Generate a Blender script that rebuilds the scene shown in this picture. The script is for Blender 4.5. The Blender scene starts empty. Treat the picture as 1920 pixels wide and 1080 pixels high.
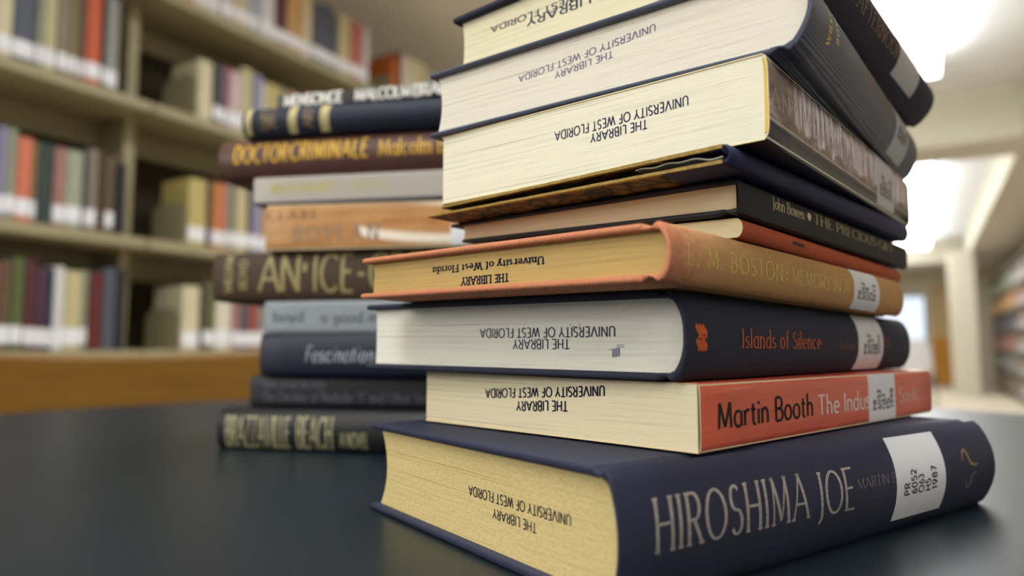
import bpy, bmesh, math, random
from mathutils import Vector, Matrix
random.seed(7)
R = math.radians
C = bpy.context.scene.collection
TZ = 0.74                                   # height of the table top above the floor
CAMZ = TZ + 0.0729

# ------------------------------------------------------------------ camera, world, lights, exposure
cam_d = bpy.data.cameras.new('camera'); cam = bpy.data.objects.new('camera', cam_d); C.objects.link(cam)
cam.location = (0, 0, CAMZ)
cam.rotation_euler = (R(90 + 4.748), 0, 0)
cam_d.sensor_width = 36; cam_d.lens = 1310.45 / 1920 * 36
cam_d.clip_start = 0.01; cam_d.clip_end = 80
cam_d.dof.use_dof = True; cam_d.dof.focus_distance = 0.252; cam_d.dof.aperture_fstop = 5.2
cam_d.dof.aperture_blades = 9
bpy.context.scene.camera = cam
sc = bpy.context.scene
sc.view_settings.view_transform = 'Standard'; sc.view_settings.look = 'None'
sc.view_settings.gamma = 1; sc.view_settings.use_curve_mapping = False
sc.view_settings.exposure = 0.0
w = bpy.data.worlds.new('world'); sc.world = w; w.use_nodes = True
w.node_tree.nodes['Background'].inputs[0].default_value = (0.86, 0.93, 1.0, 1)
w.node_tree.nodes['Background'].inputs[1].default_value = 0.19

# the room's own axes: U runs down the aisle, V to the right of it
TH = R(30.4)
UD = Vector((math.sin(TH), math.cos(TH), 0)); VD = Vector((math.cos(TH), -math.sin(TH), 0))
def uv(u, v, z=0.0): return UD * u + VD * v + Vector((0, 0, z))
ROOM_ROT = math.atan2(UD.y, UD.x)           # local x = U, local y = -V

def area(name, u, v, z, sx, sy, energy, color, aim=None):
    d = bpy.data.lights.new(name, 'AREA'); d.shape = 'RECTANGLE'; d.size = sx; d.size_y = sy
    d.energy = energy; d.color = color
    o = bpy.data.objects.new(name, d); C.objects.link(o); o.location = uv(u, v, z)
    if aim is not None:
        o.rotation_euler = (Vector(aim) - o.location).to_track_quat('-Z', 'Y').to_euler()
    else: o.rotation_euler = (0, 0, ROOM_ROT)
    return o
SOFF = 2.41                                  # soffit height
area('unseen_lamp', -2.6, -1.9, SOFF - .08, 1.8, 1.8, 100, (1.0, .985, .95), aim=(0.05, .3, TZ + .1))
area('unseen_lamp', -1.2, 1.5, SOFF - .05, 1.2, 1.2, 22, (.95, .97, 1.0), aim=(0.1, .3, TZ + .1))  # added fill that brightens the spines from front right, no fixture known

# ------------------------------------------------------------------ materials
def srgb(r, g, b):
    f = lambda c: ((c / 255 + .055) / 1.055) ** 2.4 if c > 10 else c / 255 / 12.92
    return (f(r), f(g), f(b), 1)
class NT:
    def __init__(s, name):
        s.m = bpy.data.materials.new(name); s.m.use_nodes = True; s.t = s.m.node_tree
        s.b = s.t.nodes['Principled BSDF']
    def n(s, typ, **kw):
        nd = s.t.nodes.new(typ)
        for k, v in kw.items():
            if k.startswith('i_'): nd.inputs[int(k[2:])].default_value = v
            else: setattr(nd, k, v)
        return nd
    def l(s, a, b): s.t.links.new(a, b)
    def math(s, op, a, b=None, c=None):
        nd = s.n('ShaderNodeMath', operation=op)
        for i, x in enumerate((a, b, c)):
            if x is None: continue
            if isinstance(x, (int, float)): nd.inputs[i].default_value = x
            else: s.l(x, nd.inputs[i])
        return nd.outputs[0]
    def coords(s, kind='Object'):
        tc = s.n('ShaderNodeTexCoord'); sp = s.n('ShaderNodeSeparateXYZ'); s.l(tc.outputs[kind], sp.inputs[0]); return tc, sp
    def comb(s, x, y, z):
        nd = s.n('ShaderNodeCombineXYZ')
        for i, q in enumerate((x, y, z)):
            if isinstance(q, (int, float)): nd.inputs[i].default_value = q
            else: s.l(q, nd.inputs[i])
        return nd.outputs[0]
    def noise(s, vec, scale, detail=2, rough=.5):
        nd = s.n('ShaderNodeTexNoise'); nd.inputs['Scale'].default_value = scale; nd.inputs['Detail'].default_value = detail
        nd.inputs['Roughness'].default_value = rough
        if vec is not None: s.l(vec, nd.inputs['Vector'])
        return nd.outputs[0]
    def ramp(s, fac, stops):
        nd = s.n('ShaderNodeValToRGB'); e = nd.color_ramp.elements
        while len(e) < len(stops): e.new(.5)
        for q, (p, c) in zip(e, stops): q.position = p; q.color = c if len(c) == 4 else (*c, 1)
        s.l(fac, nd.inputs[0]); return nd.outputs[0]
    def mix(s, fac, a, b, mode='MIX'):
        nd = s.n('ShaderNodeMix', data_type='RGBA', blend_type=mode)
        for i, x in ((0, fac), (6, a), (7, b)):
            if isinstance(x, (int, float)): nd.inputs[i].default_value = x
            elif isinstance(x, tuple): nd.inputs[i].default_value = x
            else: s.l(x, nd.inputs[i])
        return nd.outputs[2]
    def bump(s, h, strength, dist):
        nd = s.n('ShaderNodeBump'); nd.inputs['Strength'].default_value = strength; nd.inputs['Distance'].default_value = dist
        s.l(h, nd.inputs['Height']); s.l(nd.outputs[0], s.b.inputs['Normal'])
    def set(s, color=None, rough=.6, spec=.5):
        if color is not None:
            if isinstance(color, tuple): s.b.inputs['Base Color'].default_value = color
            else: s.l(color, s.b.inputs['Base Color'])
        s.b.inputs['Roughness'].default_value = rough; s.b.inputs['Specular IOR Level'].default_value = spec
        return s.m
def plain(name, col, rough=.6, spec=.4, var=.12, scale=60):
    t = NT(name); tc, sp = t.coords()
    nz = t.noise(tc.outputs['Object'], scale, 4)
    k = lambda f: tuple(min(1, c * f) for c in col[:3]) + (1,)
    return t.set(t.ramp(nz, [(.25, k(1 - var)), (.75, k(1 + var))]), rough, spec)
def cloth(name, col, period=.0005, amp=.5, rough=.75, mode='weave', var=.18, spec=.3, tint=None, contrast=.25):
    t = NT(name); tc, sp = t.coords()
    k = 2 * math.pi / period
    a = t.math('MULTIPLY', sp.outputs[0], k)
    b = t.math('MULTIPLY', t.math('ADD', sp.outputs[1], sp.outputs[2]), k)
    if mode == 'weave': hgt = t.math('MULTIPLY', t.math('SINE', a), t.math('SINE', b))
    elif mode == 'twill': hgt = t.math('SINE', t.math('ADD', a, b))
    else: hgt = t.math('SINE', b)            # ribs along the spine
    nz = t.noise(tc.outputs['Object'], 45, 5, .65)
    fine = t.noise(tc.outputs['Object'], 2600, 2)
    base = t.ramp(nz, [(.3, tuple(c * (1 - var) for c in col[:3])), (.72, tuple(min(1, c * (1 + var)) for c in (tint or col)[:3]))])
    f = t.math('ADD', t.math('MULTIPLY', hgt, contrast), t.math('MULTIPLY', t.math('SUBTRACT', fine, .5), contrast * 1.4))
    light = t.math('ADD', f, 1.0)
    colr = t.mix(1.0, base, t.comb(light, light, light), 'MULTIPLY')
    t.bump(hgt, amp, period * .3)
    return t.set(colr, rough, spec)
def pages(name, col, dark=.82, speck=None, line=.5):
    t = NT(name); tc, sp = t.coords('UV'); u_, z_ = sp.outputs[0], sp.outputs[1]
    st = lambda fu, fz, o=0.0: t.comb(t.math('ADD', t.math('MULTIPLY', u_, fu), o), t.math('MULTIPLY', z_, fz), 0)
    n1 = t.noise(st(.25, 30), 1.6, 4, .62)
    n2 = t.noise(st(.10, 7, 3), 1.0, 3, .7)
    n5 = t.noise(st(.05, 13, 9), 1.0, 1, .5)             # a few gaps between the gatherings
    c0 = tuple(c * dark * .92 for c in col[:3])
    fac = t.math('ADD', t.math('MULTIPLY', n1, .55), t.math('MULTIPLY', n2, .45))
    colr = t.ramp(fac, [(.36, c0), (.48, col[:3]), (.68, tuple(min(1, c * 1.08) for c in col[:3]))])
    gap_ = t.ramp(n5, [(.27, (.5, .48, .45)), (.33, (1, 1, 1))])
    colr = t.mix(.8, colr, gap_, 'MULTIPLY')
    n4 = t.noise(st(1, 1.6), 26, 3, .6)
    colr = t.mix(1.0, colr, t.ramp(n4, [(.25, (.72, .71, .70)), (.33, (1, 1, 1))]), 'MULTIPLY')
    if speck:
        n3 = t.noise(st(1, 2.2), 5, 6, .75)
        colr = t.mix(t.ramp(n3, [(.48, (0, 0, 0)), (.70, (.8, .8, .8))]), colr, speck)
    t.bump(n1, line, .0003)
    return t.set(colr, .85, .15)
def emis(name, col, strength):
    t = NT(name); t.b.inputs['Emission Color'].default_value = col; t.b.inputs['Emission Strength'].default_value = strength
    return t.set(col, .6)
def metalfoil(name, col, rough=.45, metal=.3):
    t = NT(name); tc, sp = t.coords(); nz = t.noise(tc.outputs['Object'], 900, 3)
    t.b.inputs['Metallic'].default_value = metal
    return t.set(t.ramp(nz, [(.35, tuple(c * .7 for c in col[:3])), (.6, col[:3])]), rough, .5)

# ------------------------------------------------------------------ object helpers
def put(name, verts, faces, mat=None, parent=None, uvs=None, smooth=False, mats=None, fmat=None):
    me = bpy.data.meshes.new(name); me.from_pydata([tuple(v) for v in verts], [], faces)
    if uvs is not None:
        lay = me.uv_layers.new(name='UVMap')
        for lp in me.loops: lay.data[lp.index].uv = uvs[lp.vertex_index]
    for m in (mats or [mat]): me.materials.append(m)
    if fmat:
        for p, i in zip(me.polygons, fmat): p.material_index = i
    bm = bmesh.new(); bm.from_mesh(me); bmesh.ops.recalc_face_normals(bm, faces=bm.faces); bm.to_mesh(me); bm.free()
    o = bpy.data.objects.new(name, me); C.objects.link(o)
    if smooth:
        for p in me.polygons: p.use_smooth = True
        try: me.set_sharp_from_angle(angle=R(38))
        except Exception: pass
    if parent: o.parent = parent
    return o
def tag(o, label=None, cat=None, group=None, kind=None):
    if label: o['label'] = label
    if cat: o['category'] = cat
    if group: o['group'] = group
    if kind: o['kind'] = kind
    return o
def empty(name, loc, rz=0):
    o = bpy.data.objects.new(name, None); C.objects.link(o); o.location = loc; o.rotation_euler = (0, 0, rz)
    o.empty_display_size = .05; return o
class MB:
    """collects pieces of one mesh"""
    def __init__(s): s.v = []; s.f = []
    def add(s, v, f):
        k = len(s.v); s.v += [Vector(q) for q in v]; s.f += [tuple(i + k for i in q) for q in f]; return s
    def box(s, a, b, bev=0.0):
        (x0, y0, z0), (x1, y1, z1) = a, b
        if bev <= 0:
            v = [(x, y, z) for z in (z0, z1) for y in (y0, y1) for x in (x0, x1)]
            return s.add(v, [(0, 2, 3, 1), (4, 5, 7, 6), (0, 1, 5, 4), (2, 6, 7, 3), (0, 4, 6, 2), (1, 3, 7, 5)])
        bm = bmesh.new(); bmesh.ops.create_cube(bm, size=1)
        for v in bm.verts: v.co = Vector(((x0 + x1) / 2 + v.co.x * (x1 - x0), (y0 + y1) / 2 + v.co.y * (y1 - y0), (z0 + z1) / 2 + v.co.z * (z1 - z0)))
        bmesh.ops.bevel(bm, geom=bm.edges[:], offset=bev, segments=2, affect='EDGES', profile=.5)
        bm.verts.index_update(); r = s.add([v.co.copy() for v in bm.verts], [tuple(v.index for v in f.verts) for f in bm.faces]); bm.free(); return r
    def tube(s, pts, r, n=10):
        pts = [Vector(p) for p in pts]; rings = []
        for i, p in enumerate(pts):
            t = (pts[min(i + 1, len(pts) - 1)] - pts[max(i - 1, 0)]).normalized()
            a = t.orthogonal().normalized(); b = t.cross(a)
            rr = r[i] if isinstance(r, (list, tuple)) else r
            rings.append([p + a * rr * math.cos(2 * math.pi * k / n) + b * rr * math.sin(2 * math.pi * k / n) for k in range(n)])
        k0 = len(s.v); v = sum(rings, []); f = []
        for i in range(len(pts) - 1):
            for k in range(n): f.append((i * n + k, i * n + (k + 1) % n, (i + 1) * n + (k + 1) % n, (i + 1) * n + k))
        f.append(tuple(range(n))); f.append(tuple((len(pts) - 1) * n + k for k in range(n)))
        return s.add(v, f)
    def build(s, name, mat, parent=None, smooth=False): return put(name, s.v, s.f, mat, parent, smooth=smooth)

# ------------------------------------------------------------------ stroke lettering
def A(cx, cy, rx, ry, a0, a1): 
    n = max(4, int(abs(a1 - a0) / 18))
    return [(cx + rx * math.cos(R(a0 + (a1 - a0) * i / n)), cy + ry * math.sin(R(a0 + (a1 - a0) * i / n))) for i in range(n + 1)]
G = {
'A': (.76, [[(0, 0), (.38, 1)], [(.38, 1), (.76, 0)], [(.14, .34), (.62, .34)]]),
'B': (.56, [[(.06, 0), (.06, 1)], [(.06, 1), (.28, 1)] + A(.28, .76, .22, .24, 80, -80) + [(.06, .52)], [(.06, .52), (.30, .52)] + A(.30, .26, .25, .26, 80, -80) + [(.06, 0)]]),
'C': (.68, [A(.42, .5, .40, .5, 48, 312)]),
'D': (.70, [[(.06, 0), (.06, 1)], [(.06, 1), (.26, 1)] + A(.26, .5, .42, .5, 85, -85) + [(.06, 0)]]),
'E': (.50, [[(.06, 0), (.06, 1)], [(.06, 1), (.48, 1)], [(.06, .53), (.42, .53)], [(.06, 0), (.50, 0)]]),
'F': (.46, [[(.06, 0), (.06, 1)], [(.06, 1), (.46, 1)], [(.06, .52), (.40, .52)]]),
'G': (.74, [A(.42, .5, .40, .5, 48, 340) + [(.80, .44)], [(.52, .44), (.80, .44)]]),
'H': (.68, [[(.06, 0), (.06, 1)], [(.62, 0), (.62, 1)], [(.06, .52), (.62, .52)]]),
'I': (.12, [[(.06, 0), (.06, 1)]]),
'J': (.28, [[(.20, 1), (.20, .1)] + A(.02, .02, .18, .2, 0, -80)]),
'K': (.60, [[(.06, 0), (.06, 1)], [(.56, 1), (.08, .46)], [(.22, .60), (.60, 0)]]),
'L': (.46, [[(.06, 0), (.06, 1)], [(.06, 0), (.46, 0)]]),
'M': (.86, [[(.06, 0), (.12, 1)], [(.12, 1), (.43, .06)], [(.43, .06), (.74, 1)], [(.74, 1), (.80, 0)]]),
'N': (.70, [[(.06, 0), (.06, 1)], [(.06, 1), (.64, 0)], [(.64, 0), (.64, 1)]]),
'O': (.84, [A(.42, .5, .40, .5, 90, 450)]),
'P': (.52, [[(.06, 0), (.06, 1)], [(.06, 1), (.28, 1)] + A(.28, .74, .23, .26, 80, -80) + [(.06, .48)]]),
'R': (.56, [[(.06, 0), (.06, 1)], [(.06, 1), (.28, 1)] + A(.28, .74, .22, .26, 80, -80) + [(.06, .48)], [(.26, .48), (.56, 0)]]),
'S': (.48, [A(.24, .75, .20, .25, 40, 180) + A(.24, .75, .20, .24, 200, 262) + A(.24, .26, .22, .26, 70, -70) + A(.24, .26, .22, .26, -90, -150)]),
'T': (.56, [[(.28, 0), (.28, 1)], [(0, 1), (.56, 1)]]),
'U': (.66, [[(.06, 1), (.06, .3)] + A(.33, .28, .27, .28, 180, 360) + [(.60, 1)]]),
'V': (.70, [[(0, 1), (.35, 0)], [(.35, 0), (.70, 1)]]),
'W': (1.0, [[(0, 1), (.26, 0)], [(.26, 0), (.50, .95)], [(.50, .95), (.74, 0)], [(.74, 0), (1, 1)]]),
'X': (.66, [[(0, 1), (.66, 0)], [(0, 0), (.66, 1)]]),
'Y': (.62, [[(0, 1), (.31, .46)], [(.62, 1), (.31, .46)], [(.31, .46), (.31, 0)]]),
'Z': (.58, [[(.02, 1), (.56, 1)], [(.56, 1), (.02, 0)], [(.02, 0), (.58, 0)]]),
'a': (.50, [A(.25, .31, .22, .31, 60, 300), [(.46, .62), (.46, 0)]]),
'b': (.54, [[(.06, 0), (.06, 1.05)], A(.29, .31, .22, .31, -140, 140)]),
'c': (.46, [A(.27, .31, .23, .31, 50, 310)]),
'd': (.54, [A(.25, .31, .22, .31, 40, 320), [(.48, 0), (.48, 1.05)]]),
'e': (.50, [[(.05, .32), (.47, .32)] + A(.27, .31, .22, .31, 2, 310)]),
'f': (.32, [[(.12, 0), (.12, .8)] + A(.27, .84, .15, .2, 180, 70), [(0, .62), (.28, .62)]]),
'g': (.52, [A(.25, .33, .22, .29, 40, 320), [(.46, .62), (.46, -.1)] + A(.24, -.1, .22, .2, 0, -150)]),
'h': (.50, [[(.06, 0), (.06, 1.05)], [(.06, .38)] + A(.25, .38, .19, .24, 170, 0) + [(.44, 0)]]),
'i': (.12, [[(.06, 0), (.06, .62)], [(.06, .82), (.06, .92)]]),
'l': (.12, [[(.06, 0), (.06, 1.05)]]),
'm': (.78, [[(.06, 0), (.06, .62)], [(.06, .4)] + A(.23, .4, .17, .22, 170, 0) + [(.40, 0)], [(.40, .4)] + A(.57, .4, .17, .22, 170, 0) + [(.74, 0)]]),
'n': (.50, [[(.06, 0), (.06, .62)], [(.06, .38)] + A(.25, .38, .19, .24, 170, 0) + [(.44, 0)]]),
'o': (.54, [A(.27, .31, .24, .31, 90, 450)]),
'r': (.34, [[(.06, 0), (.06, .62)], [(.06, .36)] + A(.26, .38, .2, .24, 170, 60)]),
's': (.38, [A(.19, .46, .14, .16, 40, 255) + A(.19, .16, .16, .16, 70, -150)]),
't': (.32, [[(.14, .85), (.14, .14)] + A(.27, .14, .13, .14, 180, 280), [(0, .62), (.30, .62)]]),
'u': (.50, [[(.06, .62), (.06, .24)] + A(.25, .22, .19, .22, 180, 360), [(.44, .62), (.44, 0)]]),
'v': (.46, [[(0, .62), (.23, 0)], [(.23, 0), (.46, .62)]]),
'w': (.70, [[(0, .62), (.18, 0)], [(.18, 0), (.35, .6)], [(.35, .6), (.52, 0)], [(.52, 0), (.70, .62)]]),
'y': (.46, [[(0, .62), (.23, 0)], [(.46, .62), (.14, -.28)]]),
'0': (.54, [A(.27, .5, .24, .5, 90, 450)]), '1': (.3, [[(.05, .8), (.2, 1), (.2, 0)]]),
'2': (.5, [A(.25, .74, .21, .26, 170, -40) + [(.03, 0), (.48, 0)]]),
'3': (.5, [A(.23, .75, .2, .25, 150, -90), A(.23, .26, .23, .26, 90, -150)]),
'4': (.52, [[(.36, 0), (.36, 1), (.02, .3), (.5, .3)]]), '5': (.5, [[(.44, 1), (.1, 1), (.07, .55)] + A(.24, .32, .22, .31, 120, -150)]),
'6': (.52, [A(.28, .3, .22, .3, 90, 450), [(.07, .36), (.15, .75), (.38, 1)]]),
'7': (.48, [[(.03, 1), (.46, 1), (.16, 0)]]),
'8': (.5, [A(.25, .75, .19, .25, 90, 450), A(.25, .26, .22, .26, 90, 450)]),
'9': (.52, [A(.25, .7, .22, .3, 90, 450), [(.46, .66), (.38, .25), (.15, 0)]]),
'.': (.12, [[(.06, 0), (.06, .1)]]), ':': (.12, [[(.06, .1), (.06, .22)], [(.06, .5), (.06, .62)]]),
"'": (.1, [[(.05, 1), (.05, .75)]]), '-': (.36, [[(.05, .45), (.31, .45)]]),
'*': (.3, [[(.15, .75), (.15, .1)], [(.02, .58), (.28, .3)], [(.28, .6), (.02, .3)]]),
}
def text2d(txt, thick=.12, thin=None, serif=False, gap=.14, slant=0, space=.36, seg=.14):
    """returns verts (x, y), faces and total width; capital height = 1"""
    thin = thick if thin is None else thin
    V = []; F = []; x0 = 0
    def strip(pts):
        # resample so that the strip can follow a curved spine
        q = [pts[0]]
        for a, b in zip(pts, pts[1:]):
            L = math.dist(a, b); n = max(1, math.ceil(L / seg))
            for i in range(1, n + 1): q.append((a[0] + (b[0] - a[0]) * i / n, a[1] + (b[1] - a[1]) * i / n))
        k = len(V); n = len(q)
        closed = math.dist(q[0], q[-1]) < 1e-6 and n > 3
        for i, p in enumerate(q):
            if closed: a, b = q[i - 1] if 0 < i else q[-2], q[i + 1] if i < n - 1 else q[1]
            else: a, b = q[max(0, i - 1)], q[min(n - 1, i + 1)]
            dx, dy = b[0] - a[0], b[1] - a[1]; L = math.hypot(dx, dy) or 1; dx /= L; dy /= L
            vert = abs(dy)
            wd = thin + (thick - thin) * vert ** 1.5
            if thin < thick * .8 and dx * dy > .05 and abs(dx) < .75 and n < 12: wd = thin * 1.25
            V.append((p[0] - dy * wd / 2, p[1] + dx * wd / 2)); V.append((p[0] + dy * wd / 2, p[1] - dx * wd / 2))
        for i in range(n - 1): F.append((k + 2 * i, k + 2 * i + 1, k + 2 * i + 3, k + 2 * i + 2))
    for ch in txt:
        if ch == ' ': x0 += space; continue
        adv, st = G[ch]
        for s_ in st:
            p = [(x0 + a + slant * b, b) for a, b in s_]
            strip(p)
            if serif:
                for e, nb in ((p[0], p[1]), (p[-1], p[-2])):
                    if abs(e[1] - nb[1]) > abs(e[0] - nb[0]) * 1.2 and min(abs(e[1] - y) for y in (0, .62, 1, 1.05, -.28)) < .03 and len(s_) < 5 or (len(s_) >= 5 and abs(e[0] - nb[0]) < .001 and min(abs(e[1]), abs(e[1] - 1)) < .02):
                        hw = thick * .5 + serif; strip([(e[0] - hw, e[1]), (e[0] + hw, e[1])])
        x0 += adv + gap
    return V, F, x0 - gap

# ------------------------------------------------------------------ books in the two stacks
CX, CY = 8.0, 30.0                            # cm; where the resting planes are anchored
class Book:
    """a lying book. local axes: x = along the spine from its head, y = towards the fore edge, z = up (cm in, metres out)"""
    kb = (1.0, 1.0)                            # how round the spine is at the head and at the tail
    def __init__(s, name, x, y, B, T, yaw, W, H, bulge=.5, nn=2.0):
        s.x, s.y, s.B, s.P, s.yaw, s.W, s.H, s.bulge, s.nn = x, y, B, T, R(yaw), W, H, bulge, nn
        cx, cy = s.world(H / 2, W / 2)
        s.T = s.pl(T, cx, cy) - s.pl(B, cx, cy)
        s.z0 = s.pl(B, x, y)
        s.root = empty(name, (x / 100, y / 100, TZ + s.z0 / 100), s.yaw)
    def pl(s, P, x, y): return P[0] + P[1] * (x - CX) + P[2] * (y - CY)
    def world(s, a, b): c, q = math.cos(s.yaw), math.sin(s.yaw); return s.x + a * c - b * q, s.y + a * q + b * c
    def m(s, a, b, z):
        if b < 0: b *= s.kb[0] + (s.kb[1] - s.kb[0]) * a / s.H
        X, Y = s.world(a, b); zb, zt = s.pl(s.B, X, Y), s.pl(s.P, X, Y)
        return Vector((a / 100, b / 100, (zb + z / s.T * (zt - zb) - s.z0) / 100))
    def arc(s, v, off=0.0):
        d = min(1, abs(2 * v - 1)); return -s.bulge * (1 - d ** s.nn) - off
    def extrude(s, name, prof, a0, a1, mat, bev=.06, parent=None, smooth=True, mats=None, endmat=None, n=6):
        """closed (y, z) outline carried along the spine direction, ends slightly rounded"""
        N = len(prof)
        ar = sum(prof[i - 1][0] * prof[i][1] - prof[i][0] * prof[i - 1][1] for i in range(N))
        sg = 1 if ar > 0 else -1
        def off(d):
            o = []
            for i in range(N):
                p, a, b = prof[i], prof[i - 1], prof[(i + 1) % N]
                t = (b[0] - a[0], b[1] - a[1]); L = math.hypot(*t) or 1
                o.append((p[0] - sg * t[1] / L * d, p[1] + sg * t[0] / L * d))
            return o
        rings = [(a0, off(bev)), (a0 + bev * .35, off(bev * .35)), (a0 + bev, prof)]
        for i in range(1, n): rings.append((a0 + (a1 - a0) * i / n, prof))
        rings += [(a1 - bev, prof), (a1 - bev * .35, off(bev * .35)), (a1, off(bev))]
        V = []; F = []
        for a, pr in rings: V += [s.m(a, y, z) for y, z in pr]
        for r_ in range(len(rings) - 1):
            for i in range(N): F.append((r_ * N + i, r_ * N + (i + 1) % N, (r_ + 1) * N + (i + 1) % N, (r_ + 1) * N + i))
        F.append(tuple(range(N))); F.append(tuple((len(rings) - 1) * N + i for i in range(N)))
        fm = None
        if endmat is not None: fm = [1 if (k < 2 * N or k >= len(F) - 2) else 0 for k in range(len(F))]
        return put(name, V, F, mat, parent or s.root, smooth=smooth, mats=mats, fmat=fm)
    def board(s, name, z0, z1, mat, y0=.72, y1=None, a0=0, a1=None, mats=None, endmat=None):
        y1 = s.W if y1 is None else y1; a1 = s.H if a1 is None else a1
        e = min(.09, (z1 - z0) * .4)
        prof = [(y0, z0), (y0, z1), (y1 - e * 1.6, z1), (y1 - e * .5, z1 - e * .3), (y1, z1 - e), (y1, z0 + e), (y1 - e * .5, z0 + e * .3), (y1 - e * 1.6, z0)]
        return s.extrude(name, prof, a0, a1, mat, bev=e * .9, mats=mats, endmat=endmat)
    th_sp = .16
    def spine(s, mat, bt=.28, groove=.13, th=None, y_in=.74):
        th = s.th_sp if th is None else th
        T = s.T; out = []; inn = []
        g = groove
        for y, z in ((y_in, T), (.60, T - g * .4), (.47, T - g), (.34, T - g * .85), (.2, T - g * .15), (.10, T)): out.append((y, z))
        K = 18
        for k in range(1, K): v = 1 - k / K; out.append((s.arc(v), v * T))
        for y, z in ((.10, 0), (.2, g * .15), (.34, g * .85), (.47, g), (.60, g * .4), (y_in, 0)): out.append((y, z))
        for y, z in ((y_in, bt), (.47, bt + .01), (.30, bt - .02)): inn.append((y, z))
        for k in range(K - 1, 0, -1):
            v = 1 - k / K; inn.append((s.arc(v) + th, bt * .8 + v * (T - bt * 1.6)))
        for y, z in ((.30, T - bt + .02), (.47, T - bt - .01), (y_in, T - bt)): inn.append((y, z))
        return s.extrude('spine', out + inn, 0, s.H, mat, bev=.05, n=10)
    def pages(s, mat, bt=.28, sq=.3, fsq=.35, fore=None, sp_in=.2, lean=0.0):
        T = s.T; fore = s.bulge * .7 if fore is None else fore
        K = 16; a0, a1 = sq, s.H - sq
        V = []; F = []; U = []
        M = 12
        for e, a in enumerate((a0, a1)):
            for k in range(K + 1):
                v = k / K; z = bt + v * (T - 2 * bt)
                yl = s.arc(.06 + v * .88) + sp_in; yr = s.W - fsq - fore * (1 - (2 * v - 1) ** 2)
                for j in range(M + 1):
                    t = j / M; y = yl + (yr - yl) * t
                    V.append(s.m(a, y, z)); U.append((y, z + (.25 * (v - .5) * math.exp(-(y - yl) / .5)) + e * 7))
        st = (K + 1) * (M + 1)
        idx = lambda e, k, j: e * st + k * (M + 1) + j
        for e in (0, 1):
            for k in range(K):
                for j in range(M): F.append((idx(e, k, j), idx(e, k, j + 1), idx(e, k + 1, j + 1), idx(e, k + 1, j)))
        for k in range(K):
            F.append((idx(0, k, 0), idx(0, k + 1, 0), idx(1, k + 1, 0), idx(1, k, 0)))
            F.append((idx(0, k, M), idx(1, k, M), idx(1, k + 1, M), idx(0, k + 1, M)))
        for j in range(M):
            F.append((idx(0, 0, j), idx(1, 0, j), idx(1, 0, j + 1), idx(0, 0, j + 1)))
            F.append((idx(0, K, j), idx(0, K, j + 1), idx(1, K, j + 1), idx(1, K, j)))
        s.sq, s.bt = sq, bt
        s.pg = put('page_block', V, F, mat, s.root, uvs=U)
        return s.pg
    def on_spine(s, name, txt, a0, a1, v0, v1, mat, parent, rot=False, off=.012, **kw):
        """lettering that follows the spine; rot = reads from the tail board up to the front board"""
        V, F, wd = text2d(txt, **kw); P = []
        for x, y in V:
            if rot: a = a1 - y * (a1 - a0); v = v0 + x / wd * (v1 - v0)
            else: a = a0 + x / wd * (a1 - a0); v = v0 + y * (v1 - v0)
            P.append(s.m(a, s.arc(v, off), v * s.T))
        return put(name, P, F, mat, parent)
    def patch(s, name, a0, a1, v0, v1, mat, parent=None, off=.02, na=4, nv=14):
        """a thin slab stuck round the spine"""
        V = []; F = []
        for d in (off, .001):
            for i in range(na + 1):
                for j in range(nv + 1):
                    v = v0 + (v1 - v0) * j / nv
                    V.append(s.m(a0 + (a1 - a0) * i / na, s.arc(v, d), v * s.T))
        st = (na + 1) * (nv + 1); q = lambda l, i, j: l * st + i * (nv + 1) + j
        for l in (0, 1):
            for i in range(na):
                for j in range(nv): F.append((q(l, i, j), q(l, i, j + 1), q(l, i + 1, j + 1), q(l, i + 1, j)))
        for i in range(na):
            for j in (0, nv): F.append((q(0, i, j), q(0, i + 1, j), q(1, i + 1, j), q(1, i, j)))
        for j in range(nv):
            for i in (0, na): F.append((q(0, i, j), q(0, i, j + 1), q(1, i, j + 1), q(1, i, j)))
        return put(name, V, F, mat, parent or s.root, smooth=True)
    def shape_on_spine(s, name, strips, mat, parent, off=.012):
        V = []; F = []
        for pts, wd in strips:
            k = len(V)
            for i, (a, v) in enumerate(pts):
                p, q = pts[max(0, i - 1)], pts[min(len(pts) - 1, i + 1)]
                dx, dy = q[0] - p[0], (q[1] - p[1]) * s.T; L = math.hypot(dx, dy) or 1
                w_ = wd[i] if isinstance(wd, (list, tuple)) else wd
                for sg in (1, -1):
                    vv = v + sg * dx / L * w_ / 2 / s.T
                    V.append(s.m(a - sg * dy / L * w_ / 2, s.arc(vv, off), vv * s.T))
            for i in range(len(pts) - 1): F.append((k + 2 * i, k + 2 * i + 1, k + 2 * i + 3, k + 2 * i + 2))
        return put(name, V, F, mat, parent)
    def on_pages(s, name, lines, mat, **kw):
        """ink stamp on the head of the page block, upside down: (text, y at its start, y at its end, base at start, base at end, letter height)"""
        V = []; F = []
        for txt, y0, y1, b0, b1, hh, *o in lines:
            k2 = dict(kw); k2.update(o[0] if o else {})
            v2, f2, wd = text2d(txt, **k2); k = len(V)
            for x, y in v2:
                t = x / wd; v = b0 + (b1 - b0) * t - y * hh
                V.append(s.m(s.sq - .012, y0 + (y1 - y0) * t, v * s.T))
            F += [tuple(i + k for i in q) for q in f2]
        return put(name, V, F, mat, s.pg)
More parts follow.
